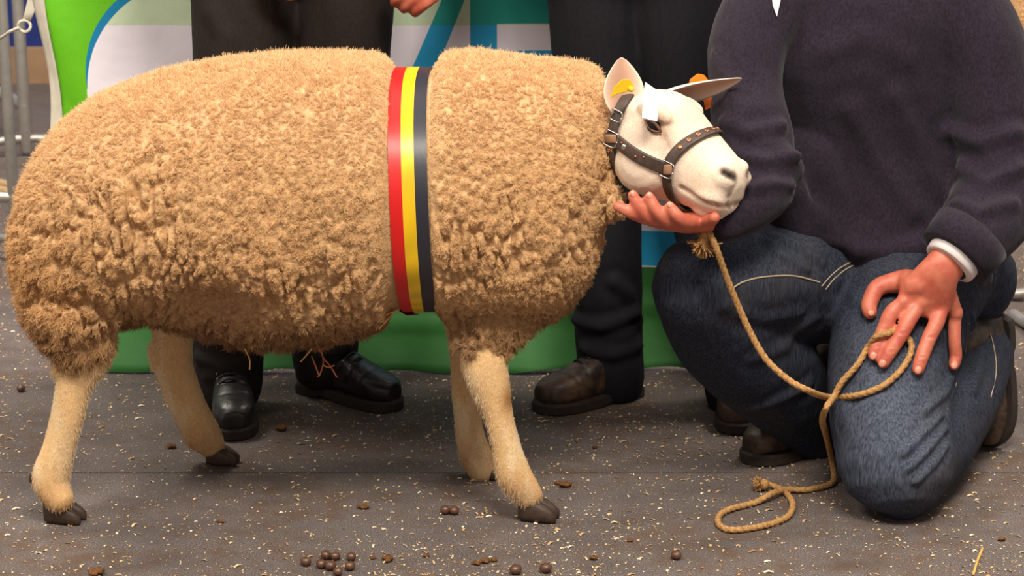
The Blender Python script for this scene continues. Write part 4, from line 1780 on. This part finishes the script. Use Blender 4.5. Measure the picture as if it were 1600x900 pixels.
leg_l = [(1455, 395, 235, 3.72, .8), (1418, 470, 222, 3.62, .8), (1396, 560, 206, 3.53, .8), (1392, 650, 192, 3.47, .85), (1400, 722, 184, 3.43, .9)]
calf_l = [(1404, 735, 165, 3.44, .8), (1450, 690, 150, 3.54, .9), (1495, 620, 140, 3.66, .9), (1522, 560, 124, 3.78, .9), (1535, 520, 104, 3.85, .9)]
leg_r = [(1350, 430, 215, 3.74, .8), (1245, 438, 200, 3.63, .8), (1155, 438, 178, 3.54, .85), (1092, 442, 150, 3.49, .95)]
shin_r = [(1090, 448, 148, 3.49, .95), (1138, 520, 176, 3.56, .8), (1206, 588, 164, 3.64, .75), (1252, 646, 122, 3.73, .9), (1274, 688, 112, 3.79, .95)]
seat = [(1380, 400, 220, 3.78, .9), (1480, 420, 220, 3.80, .9), (1520, 440, 150, 3.82, .9)]


def shrink(spec, k_):
    return [(a, b, w * k_, *r) for a, b, w, *r in spec]


jeans = remesh([limb(leg_l, 26, 24), limb(calf_l, 22, 20), limb(leg_r, 24, 22), limb(shin_r, 22, 20), limb(seat, 12, 20)], 0.0055, 5)
jb = bvh_of(jeans)
hp_ = lambda *pix: [hit(jb, a, b, 3.5) for a, b in pix]
folds(jeans, [
    (hp_((1412, 708), (1440, 680), (1472, 648)), .0045, .0075), (hp_((1420, 732), (1450, 702), (1478, 668)), .005, .0075), (hp_((1432, 752), (1462, 720), (1480, 692)), .0045, .0075),
    (hp_((1448, 640), (1478, 612), (1490, 580)), .004, .009), (hp_((1480, 520), (1500, 560), (1495, 610)), .004, .010), (hp_((1520, 500), (1535, 550), (1520, 610)), .004, .010),
    (hp_((1215, 368), (1250, 385), (1285, 410)), .004, .009), (hp_((1190, 372), (1225, 398), (1262, 420)), .004, .009), (hp_((1100, 400), (1130, 430), (1140, 470)), .003, .014),
    (hp_((1130, 480), (1190, 500), (1250, 490)), .003, .012), (hp_((1180, 560), (1230, 540), (1270, 500)), .003, .014), (hp_((1170, 640), (1220, 625), (1265, 600)), .004, .012),
    (hp_((1310, 440), (1340, 470), (1400, 470)), .003, .012), (hp_((1330, 540), (1360, 600), (1370, 660)), .002, .018)])
v, n = get_v(jeans), get_n(jeans)
v = v + n * (0.0022 * fbm(v * 16, 5) + 0.0010 * fbm(v * 45, 6))[:, None]
v[:, 2] = np.maximum(v[:, 2], 0.003)
set_v(jeans, v)
fc = P(1400, 640, 3.38)
fade = np.exp(-(np.linalg.norm((v - np.array(fc)) * np.array([1.0, .7, .62]), axis=1) / .105) ** 2)
fc2 = P(1190, 390, 3.50)
fade = np.maximum(fade, 0.45 * np.exp(-(np.linalg.norm((v - np.array(fc2)) * np.array([.6, .8, 1.2]), axis=1) / .07) ** 2))
at = jeans.attributes.new('fade', 'FLOAT', 'POINT')
at.data.foreach_set('value', fade.astype(np.float32))
jeans_bvh = bvh_of(jeans)
o_jeans = part('jeans', jeans, M_denim, kneeler)


def seam(pix, r=.0011, lift=.0006):
    pts = [hit(jeans_bvh, a, b, 3.5, lift) for a, b in pix]
    part('seam', tube([(*p, r) for p in pts], len(pts) * 6, 6), M_thread, o_jeans)


seam([(1142, 452), (1160, 441), (1185, 434), (1215, 431), (1245, 432), (1280, 441)], .0016)
seam([(1284, 447), (1296, 433), (1312, 419), (1330, 409)])
seam([(1290, 452), (1302, 437), (1318, 423), (1334, 414)])
seam([(1540, 500), (1552, 540), (1556, 580), (1548, 620)])
seam([(1480, 640), (1494, 600), (1508, 550), (1514, 505)], .0009)

torso = [(1412, 408, 290, 3.71, .88), (1394, 330, 285, 3.72, .80), (1372, 220, 305, 3.72, .72), (1345, 110, 335, 3.70, .68), (1325, 30, 345, 3.68, .62), (1292, -25, 250, 3.67, .62), (1266, -60, 150, 3.66, .8)]
sl_r = [(1205, 5, 140, 3.65, .95), (1170, 70, 126, 3.60), (1166, 140, 118, 3.56), (1178, 215, 124, 3.51), (1192, 278, 116, 3.47), (1170, 318, 92, 3.43), (1132, 345, 68, 3.40)]
sl_l = [(1478, 0, 170, 3.68, .9), (1528, 70, 146, 3.66), (1550, 160, 140, 3.64), (1562, 250, 142, 3.61), (1556, 312, 144, 3.58), (1532, 352, 132, 3.53), (1510, 380, 118, 3.50)]
skirt = [(1420, 400, 285, 3.77, .8), (1480, 425, 200, 3.82, .9), (1520, 445, 110, 3.84, .9)]
jumper = remesh([limb(torso, 30, 28), limb(sl_r, 30, 22), limb(sl_l, 30, 22), limb(skirt, 10, 18), limb([(1262, 250, 110, 3.64), (1300, 345, 130, 3.66), (1360, 392, 120, 3.64)], 12, 18), limb([(1222, 290, 80, 3.58), (1236, 335, 84, 3.60), (1300, 372, 96, 3.64)], 12, 16)], 0.0055, 5)
nb_ = bvh_of(jumper)
jp = lambda *pix: [hit(nb_, a, b, 3.55) for a, b in pix]
folds(jumper, [
    (jp((1480, 205), (1530, 222), (1590, 205)), .006, .014), (jp((1500, 262), (1540, 285), (1595, 262)), .006, .013), (jp((1490, 318), (1530, 330), (1585, 316)), .005, .012),
    (jp((1330, 170), (1370, 250), (1430, 330)), .005, .018), (jp((1235, 240), (1280, 330), (1340, 395)), .006, .018), (jp((1400, 150), (1440, 230), (1470, 300)), .004, .016),
    (jp((1130, 190), (1170, 205), (1225, 195)), .005, .011), (jp((1140, 240), (1190, 250), (1240, 245)), .006, .011), (jp((1170, 295), (1210, 285), (1240, 290)), .005, .010),
    (jp((1115, 90), (1140, 130), (1150, 180)), .004, .013), (jp((1290, 80), (1350, 60), (1420, 90)), .003, .02), (jp((1300, 380), (1380, 395), (1440, 380)), .004, .014)])
v, n = get_v(jumper), get_n(jumper)
set_v(jumper, v + n * (0.0035 * fbm(v * 11, 15) + 0.0012 * fbm(v * 40, 16))[:, None])
jumper_bvh = bvh_of(jumper)
o_jumper = part('jumper', jumper, M_navy, kneeler)
# turned-back cuff and white shirt cuff at the wrist of the resting arm
yk = hit(jeans_bvh, 1440, 490, 3.48, .032).y
w0, w1 = P(1530, 352, yk + .035), P(1474, 424, yk - .008)
ax = (w1 - w0).normalized()


def cuff_ring(t0, t1, ra, rb, th):
    u = Vector((0, 1, 0)).cross(ax).normalized()
    w = ax.cross(u)
    a, b = w0.lerp(w1, t0), w0.lerp(w1, t1)
    return rings([(a, u, w, ra - th, (ra - th) * .9, 2.2), (a, u, w, ra, ra * .9, 2.2), (a.lerp(b, .5), u, w, (ra + rb) / 2 + .001, (ra + rb) / 2 * .9, 2.2), (b, u, w, rb, rb * .9, 2.2), (b, u, w, rb - th, (rb - th) * .9, 2.2)], 28)


part('cuff', cuff_ring(.20, .70, .0690, .0640, .014), M_navy, o_jumper)
part('shirt_cuff', cuff_ring(.60, .84, .0470, .0460, .006), M_shirt, kneeler, label='white shirt cuff')
# shirt collar point showing above the jumper
cpts = [hit(jumper_bvh, a, b, 3.55, .004) for a, b in ((1203, -62), (1228, -66), (1222, -20), (1217, 5), (1212, 27), (1206, 10), (1204, -20))]
cme = mesh_of(plate(cpts, .003, (0, -1, .2)), False)
o_col = part('shirt_collar', cme, M_shirt, kneeler)
ncol = P(1262, -74, 3.66)
nax = (P(1240, -178, 3.62) - ncol).normalized()
nu_ = nax.orthogonal().normalized()
loop = [(*(ncol + (nu_ * math.cos(a) + nax.cross(nu_) * math.sin(a)) * .064), .007, .014) for a in np.linspace(0, 2 * math.pi, 33)]
part('collar_band', tube(loop, 48, 8, ref=tuple(nax), round_ends=False), M_shirt, o_col)
pc = hit(jumper_bvh, 1546, 456, 3.7, .001)
part('leather_patch', [None, rings([(pc + Vector((0, -.003, dz_)), Vector((1, 0, 0)), Vector((0, 1, 0)), w_, .003, 3) for dz_, w_ in ((-.018, .003), (-.012, .0065), (.004, .0065), (.016, .003))], 12)][1], M_tanl, kneeler)

# skin: one surface with head, arms and both hands
HY = lambda px, py, lift=.010: hit(jeans_bvh, px, py, 3.42, lift)
R_F = .0112
hand_l = {
    'index': [HY(1404, 480, .030), HY(1392, 501, .026), HY(1381, 522, .017), HY(1371, 545, .012), HY(1366, 557, .010)],
    'middle': [HY(1429, 489, .034), HY(1417, 508, .030), HY(1405, 528, .022), HY(1390, 553, .014), HY(1381, 569, .010)],
    'ring': [HY(1453, 494, .034), HY(1448, 512, .031), HY(1442, 533, .021), HY(1435, 562, .014), HY(1431, 579, .010)],
    'little': [HY(1474, 494, .028), HY(1478, 512, .025), HY(1482, 534, .017), HY(1484, 558, .011), HY(1485, 574, .009)],
    'thumb': [HY(1414, 448, .022), HY(1390, 452, .020), HY(1371, 463, .017), HY(1360, 479, .014), HY(1361, 494, .012)]}
wrist_l = P(1472, 421, yk - .006)
body_parts = [limb(shrink(leg_l, .82), 16, 14), limb(shrink(calf_l, .8), 14, 14), limb(shrink(leg_r, .82), 14, 14), limb(shrink(shin_r, .78), 14, 14), limb(shrink(seat, .8), 8, 14),
              limb(shrink(torso, .86), 16, 18), limb(shrink(sl_r, .72), 16, 14), limb(shrink(sl_l, .60), 16, 14)]
body_parts.append(tube([(*P(1520, 364, yk + .02), .033, .028), (*P(1496, 394, yk + .006), .033, .027), (*wrist_l, .035, .024), (*P(1456, 446, yk - .004), .044, .020), (*P(1446, 466, yk), .047, .017), (*P(1440, 484, yk + .002), .045, .013)], 22, 20))
kn_ = [hand_l[q][0] for q in ('index', 'middle', 'ring', 'little')]
for q in kn_:
    body_parts.append(tube([(*wrist_l.lerp(q, .45), .0135), (*q, .0135)], 8, 12))
body_parts.append(tube([(*P(1462, 430, yk - .002), .020), (*P(1430, 446, yk + .002), .024), (*hand_l['thumb'][0], .0225), (*hand_l['thumb'][1], .0175)], 12, 12))
for q in kn_:
    body_parts.append(ball(q + Vector((0, -.004, .004)), .0135, 12))
for q, pts in hand_l.items():
    body_parts.append(finger(pts, {'little': .0118, 'thumb': .0168}.get(q, .0136), {'little': .0102, 'thumb': .0128}.get(q, R_F)))

# the other hand cups the sheep's jaw from below
skin_hit = lambda px, py, y, lift=.010: hit(head_bvh, px, py, y, lift)
yj = hit(head_bvh, 1010, 292, 3.36).y
hand_r = {
    'a': [P(1046, 350, yj + .01), P(1015, 343, yj - .008), P(990, 334, yj - .018), P(966, 323, yj - .018)],
    'b': [P(1048, 347, yj + .0), P(1020, 343, yj - .018), P(1001, 326, yj - .024), P(989, 306, yj - .020)],
    'c': [P(1066, 347, yj - .005), P(1044, 345, yj - .028), P(1027, 330, yj - .034), P(1015, 309, yj - .028)],
    'd': [P(1084, 347, yj - .01), P(1072, 347, yj - .034), P(1059, 338, yj - .042), P(1047, 324, yj - .038)],
    't': [P(1095, 345, yj + .01), P(1106, 344, yj - .015), P(1113, 343, yj - .035), P(1117, 340, yj - .048)]}
wrist_r = P(1118, 346, yj + .035)
for q, pts in hand_r.items():
    body_parts.append(finger(pts, .0112, .0096))
    body_parts.append(tube([(*wrist_r, .020), (*wrist_r.lerp(pts[0], .6), .018), (*pts[0], .0125)], 8, 12))
body_parts.append(tube([(*P(1150, 338, 3.42), .026), (*wrist_r, .026)], 6, 14))
hc_ = P(1240, -178, 3.62)
hg, hq, hM = head_geo_human(hc_, (-.45, -1, -.25))
body_parts += hg
body_parts.append(tube([(*P(1268, -50, 3.67), .060), (*P(1254, -110, 3.65), .055), (*(hc_ + Vector((0, .02, -.04))), .055)], 8, 16))
kbody = remesh(body_parts, 0.0034, 4)
v = get_v(kbody)
v[:, 2] = np.maximum(v[:, 2], 0.004)
set_v(kbody, v)
# knuckle creases
cr = []
for q in ('index', 'middle', 'ring', 'little'):
    for j in (2, 3):
        a = hand_l[q][j]
        cr.append(([a + Vector((-.007, -.012, .004)), a + Vector((.007, -.012, .004))], -.0012, .0020))
folds(kbody, cr)
kbody_bvh = bvh_of(kbody)
o_kbody = part('body', kbody, M_hand, kneeler)


def nail(p_tip, p_prev, r):
    d = (p_tip - p_prev).normalized()
    out = Vector((0, -.75, .66))
    out = (out - d * out.dot(d)).normalized()
    w = d.cross(out)
    M = Matrix((d, w, out)).transposed()
    c_ = p_tip + d * (r * .25) + out * (r * .78)
    part('fingernail', ball(c_, (r * .72, r * .58, r * .28), 12, M), M_nail, o_kbody)


for q in ('index', 'middle', 'ring', 'little', 'thumb'):
    nail(hand_l[q][-1], hand_l[q][-2], R_F)
for q in ('b', 'c', 'd'):
    nail(hand_r[q][-1], hand_r[q][-2], .0095)
head_extras(kneeler, hq, hM)
# boots: one flat on the floor, the other upright on its toe
toe = G(1166, 726)
boot(kneeler, ground_M(toe + Vector((.75, .62, 0)), toe), M_boot_brown, .13)
tl = G(1550, 704)
zt = Vector((-.62, -.74, .18))
Mb = axes_M(Vector((tl.x + .010, tl.y + .065, .247)), Vector((-.02, -.16, -.98)), zt)
boot(kneeler, Mb, M_boot_brown, .11)

# ------------------------------------------------------------------ standing people
def stander(label, legs, shoes, hips, torso_pts, arms, hands, head, mats, voxel, seed, flds):
    tr_mat, coat_mat, boot_mat, eyel = mats
    base = Vector((hips[0], hips[1], 0))
    root = thing('person', label, 'person', tuple(base), 'people at the show')
    hipc = Vector(hips)
    leg_geo = []
    for lg in legs:
        leg_geo.append(limb(lg, 34, 22))
    wide = [(hipc.x - .10, hipc.y, hipc.z - .02, .115, .12), (hipc.x + .10, hipc.y, hipc.z - .02, .115, .12)]
    tr = remesh(leg_geo + [tube(wide, 8, 18, ref=(0, 1, 0)), tube([(*hipc, .165, .12), (*(hipc + Vector((0, 0, .12))), .16, .115)], 6, 22)], 0.007, 5)
    tb_ = bvh_of(tr)
    folds(tr, [([hit(tb_, a, b, 4.0) for a, b in pix], amp, w_) for pix, amp, w_ in flds])
    v, n = get_v(tr), get_n(tr)
    set_v(tr, v + n * (0.004 * fbm(v * np.array([9, 9, 5]), seed))[:, None])
    part('trousers', tr, tr_mat, root)
    for hl, tt in shoes:
        boot(root, ground_M(hl, tt), boot_mat, .12, eyel)
    cg = [tube([(*p, ra, rb) for p, ra, rb in torso_pts], 22, 26)]
    for am in arms:
        cg.append(tube([(*p, r) for p, r in am], 22, 18))
    ct = remesh(cg, 0.008, 5)
    v, n = get_v(ct), get_n(ct)
    set_v(ct, v + n * (0.004 * fbm(v * 9, seed + 4))[:, None])
    part('coat', ct, coat_mat, root)
    bg = [limb(shrink(lg, .72), 18, 12) for lg in legs]
    bg.append(tube([(hipc.x - .08, hipc.y, hipc.z - .03, .08), (hipc.x + .08, hipc.y, hipc.z - .03, .08)], 6, 12))
    bg.append(tube([(*p, ra * .82, rb * .82) for p, ra, rb in torso_pts], 16, 18))
    for am in arms:
        bg.append(tube([(*p, r * .68) for p, r in am], 16, 12))
    for h_ in hands:
        bg += h_
    hg_, hq_, hM_ = head_geo_human(*head)
    bg += hg_
    tp_ = torso_pts[-1][0]
    bg.append(tube([(*(tp_ - Vector((0, 0, .03))), .058), (*(Vector(head[0]) + Vector((0, .02, -.05))), .055)], 6, 14))
    bme = remesh(bg, voxel, 4)
    part('body', bme, M_hand, root)
    head_extras(root, hq_, hM_)
    return root


def relaxed_hand(wrist, d, back, thumb_side, curl=0.5):
    """palm, four curled fingers and a thumb; d = pointing direction, back = out of the back of the hand"""
    d = Vector(d).normalized()
    b = Vector(back)
    b = (b - d * b.dot(d)).normalized()
    s = d.cross(b) * thumb_side
    wr = Vector(wrist)
    g_ = [tube([(*(wr - d * .03), .026, .022), (*(wr + d * .02), .030, .019), (*(wr + d * .075), .038, .015)], 8, 14, ref=tuple(b))]
    for i, (o_, l) in enumerate(((.030, .072), (.010, .080), (-.010, .074), (-.029, .058))):
        k_ = wr + d * (.085 - abs(i - 1) * .004) + s * o_
        pts = [k_ - d * .02]
        ang = 0.15
        p = k_
        pts.append(p)
        for seg_ in (.45, .32, .23):
            ang += curl
            p = p + (d * math.cos(ang) - b * math.sin(ang)) * (l * seg_)
            pts.append(p)
        g_.append(finger(pts, .0110, .0085))
    t0 = wr + d * .02 + s * .028
    g_.append(finger([t0 - s * .01, t0 + d * .02 + s * .012, t0 + d * .042 + s * .014 - b * .012, t0 + d * .064 + s * .008 - b * .022], .0140, .0095))
    return g_


# person behind the middle of the sheep
L1a = [(378, -175, 190, 4.06, .8), (379, -60, 172, 4.05, .9), (379, 60, 158, 4.05), (372, 250, 140, 4.05), (362, 420, 122, 4.03), (357, 540, 112, 4.02), (357, 600, 108, 4.02)]
L1b = [(540, -175, 190, 4.10, .8), (536, -60, 170, 4.10, .9), (531, 60, 160, 4.11), (522, 250, 138, 4.12), (512, 420, 118, 4.12), (508, 530, 106, 4.12), (508, 566, 100, 4.12)]
hipx1 = P(458, -150, 4.08)
hip1 = (hipx1.x, 4.10, .93)
tz = lambda x, y, z: Vector((x, y, z))
hx = hip1[0]
hand1 = P(702, -54, 3.98)
hand1b = P(420, -116, 3.92)
t1 = [(tz(hx, 4.10, .93), .19, .13), (tz(hx, 4.10, 1.10), .185, .13), (tz(hx, 4.10, 1.28), .205, .13), (tz(hx, 4.10, 1.42), .175, .10), (tz(hx, 4.10, 1.50), .075, .065)]
a1 = [[(tz(hx + .19, 4.10, 1.42), .072), (tz(hx + .245, 4.12, 1.18), .058), (tz(hand1.x + .05, 4.04, 1.02), .050), (hand1 + Vector((.012, .01, .05)), .042)],
      [(tz(hx - .19, 4.10, 1.42), .072), (tz(hx - .26, 4.10, 1.16), .060), (tz(hx - .20, 3.98, 1.0), .050), (hand1b + Vector((-.02, .01, .05)), .042)]]
stander('standing person in dark brown trousers and black lace-up shoes behind the middle of the sheep', (L1a, L1b),
        ((G(352, 612), G(366, 690)), (G(466, 606), G(622, 643))), hip1, t1, a1,
        (relaxed_hand(hand1, (-.62, -.25, -.45), (.45, -.6, .45), 1, .62), relaxed_hand(hand1b, (.25, -.2, -.9), (-.2, -.9, .2), 1, .45)),
        (tz(hx, 4.06, 1.63), (.15, -1, -.35)), (M_brown_tr, M_coat, M_boot_black, True), 0.0042, 21,
        [([(310, 560), (350, 575), (400, 560)], .006, .012), ([(320, 590), (360, 585), (400, 575)], .005, .010), ([(455, 545), (500, 555), (545, 540)], .006, .012), ([(330, 20), (350, 60), (345, 110)], .004, .02)])

# person behind the sheep's head
L2a = [(935, -175, 200, 4.12, .8), (936, -60, 172, 4.12, .9), (936, 60, 152, 4.11), (940, 230, 128, 4.10), (946, 380, 112, 4.09), (951, 500, 108, 4.10), (955, 592, 104, 4.10)]
L2b = [(1060, -175, 200, 4.12, .8), (1062, -60, 172, 4.10, .9), (1066, 60, 152, 4.08), (1090, 230, 128, 4.06), (1118, 400, 112, 4.03), (1146, 540, 104, 4.02), (1150, 610, 100, 4.02)]
hx2 = P(998, -150, 4.12).x
t2 = [(tz(hx2, 4.12, .93), .20, .14), (tz(hx2, 4.12, 1.10), .195, .14), (tz(hx2, 4.12, 1.28), .21, .135), (tz(hx2, 4.12, 1.42), .18, .10), (tz(hx2, 4.12, 1.50), .075, .065)]
wl2, wr2 = tz(hx2 - .10, 3.94, 1.00), tz(hx2 + .10, 3.93, 1.03)
a2 = [[(tz(hx2 - .19, 4.12, 1.42), .072), (tz(hx2 - .235, 4.13, 1.17), .058), (tz(hx2 - .20, 4.00, 1.03), .050), (wl2, .042)],
      [(tz(hx2 + .19, 4.12, 1.42), .072), (tz(hx2 + .27, 4.13, 1.17), .060), (tz(hx2 + .20, 4.00, 1.05), .050), (wr2, .042)]]
stander('standing person in black trousers and scuffed brown boots behind the head of the sheep', (L2a, L2b),
        ((G(1000, 612), G(838, 646)), (G(1150, 610), G(1150, 681))), (hx2, 4.12, .93), t2, a2,
        (relaxed_hand(wl2, (.9, -.3, -.2), (0, -.9, .3), 1, .45), relaxed_hand(wr2, (-.9, -.3, -.2), (0, -.9, .3), -1, .45)),
        (tz(hx2, 4.08, 1.63), (-.15, -1, -.35)), (M_black_tr, M_coat, M_boot_brown, False), 0.006, 33,
        [([(900, 500), (940, 510), (990, 490)], .007, .013), ([(910, 545), (960, 555), (1000, 540)], .006, .012), ([(960, 440), (985, 460), (1000, 500)], .006, .013)])

# ------------------------------------------------------------------ lead rope



def jz(px, py, lift):
    return hit(jeans_bvh, px, py, 3.42, lift)


RR = .0053
rp = [chin_c + Vector((.001, -.004, -.006)), P(1106, 358, chin_c.y - .012)]
rp += [P(1118, 385, 3.36), P(1134, 430, 3.375), P(1150, 470, 3.385), P(1170, 515, 3.39), P(1196, 560, 3.385), P(1230, 592, 3.375), P(1262, 610, 3.365)]
rp += [jz(1300, 621, .008), jz(1340, 619, .007), jz(1375, 607, .007), jz(1402, 586, .007), jz(1417, 562, .008), jz(1421, 542, .010), jz(1413, 527, .010), jz(1401, 519, .012)]
fi = hit(kbody_bvh, 1388, 519, 3.36, .005)
rp += [fi, hit(kbody_bvh, 1372, 527, 3.36, .006), jz(1358, 546, .010), jz(1342, 572, .008), jz(1322, 600, .014), P(1303, 620, jz(1310, 615, 0).y - .018), P(1291, 637, 3.385)]
rp += [P(1285, 658, 3.44), P(1291, 680, 3.52), P(1298, 712, 3.60), G(1303, 745, .012), G(1296, 757, .006), G(1262, 765, .006), G(1228, 765, .009), G(1205, 772, .013), G(1180, 785, .006), G(1140, 796, .006), G(1124, 806, .006), G(1124, 820, .006),
       G(1142, 828, .006), G(1175, 825, .006), G(1210, 817, .006), G(1232, 806, .006), G(1239, 789, .006), G(1232, 774, .006), G(1221, 765, .005), G(1210, 760, .005), G(1200, 757, .006)]


def rope_mesh(pts, r, pitch=0.012, seg=12):
    a = catmull([tuple(p) for p in pts], 1100)
    T = np.gradient(a, axis=0)
    T /= np.linalg.norm(T, axis=1)[:, None]
    s = np.concatenate([[0], np.cumsum(np.linalg.norm(np.diff(a, axis=0), axis=1))])
    u = Vector((1, 0, 0)).cross(Vector(T[0])).normalized()
    V, Fs = [], []
    for i in range(len(a)):
        t = Vector(T[i])
        u = (u - t * u.dot(t)).normalized()
        w = t.cross(u)
        for k_ in range(seg):
            th = 2 * math.pi * k_ / seg
            rr_ = r * (1 + 0.12 * math.cos(3 * (th - 2 * math.pi * s[i] / pitch / 3)))
            V.append(Vector(a[i]) + u * (rr_ * math.cos(th)) + w * (rr_ * math.sin(th)))
    for i in range(len(a) - 1):
        for k_ in range(seg):
            k2 = (k_ + 1) % seg
            Fs.append((i * seg + k_, i * seg + k2, (i + 1) * seg + k2, (i + 1) * seg + k_))
    Fs.append(tuple(range(seg))[::-1])
    Fs.append(tuple((len(a) - 1) * seg + k_ for k_ in range(seg)))
    return V, Fs


k = NT('jute_rope')
f = k.noise(240, None, 3)
k.set(Base_Color=k.ramp(f, [(0.3, srgb(140, 98, 52)), (0.7, srgb(196, 150, 92))]), Roughness=0.8)
k.bump(f, 0.4, 0.002)
M_rope = k.m
rope = thing('lead_rope', 'tan twisted lead rope running from the halter over the knee to the floor', 'rope', tuple(rp[-1]))
o_rope = part('cord', rope_mesh(rp, RR), M_rope, rope)


def tassel(c_, d, n_, ln, spread, rng):
    """frayed rope end: a knot with loose fibres"""
    d = Vector(d).normalized()
    geo = [ball(c_, (.010, .009, .010), 14)]
    V_, F_ = ball(c_ + d * (ln * .5), (ln * .36, ln * .34, ln * .46), 18)
    w_ = 1 + 0.35 * fbm(np.array([tuple(q) for q in V_]) * 160, 3)
    geo.append(([c_ + d * (ln * .5) + (q - c_ - d * (ln * .5)) * float(k_) for q, k_ in zip(V_, w_)], F_))
    for i in range(n_):
        r3 = Vector(rng.normal(size=3)) * spread
        e1 = c_ + (d + r3 * .6).normalized() * (ln * .5)
        e2 = c_ + (d + r3).normalized() * (ln * rng.uniform(.75, 1.15))
        geo.append(tube([(*(c_ + r3 * .006), .0020), (*e1, .0019), (*e2, .0012)], 6, 5))
    return join(*geo)


tr_ = np.random.default_rng(5)
part('frayed_knot', tassel(P(1102, 370, chin_c.y - .016), (-.32, 0, -1), 150, .031, .46, tr_), M_rope, rope)
ft = tassel(G(1194, 757, .013), (-1, .1, -.05), 90, .018, .45, tr_)
ft = ([Vector((q.x, q.y, max(q.z, .002))) for q in ft[0]], ft[1])
part('frayed_end', ft, M_rope, rope)

# ------------------------------------------------------------------ another sheep waiting beyond, seen past the handler's sleeve
def copy_tree(o, parent=None):
    c_ = o.copy()
    COL.objects.link(c_)
    c_.parent = parent
    for ch in list(o.children):
        copy_tree(ch, c_)
    return c_


sheep2 = copy_tree(sheep)
d2 = P(1560, 60, 5.7).x - P(27, 400, YC).x
sheep2.location = Vector((SHEEP_BASE.x + d2, 5.75, 0))
sheep2['label'] = 'blurred tan woolly sheep waiting in the hall beyond the kneeling person'
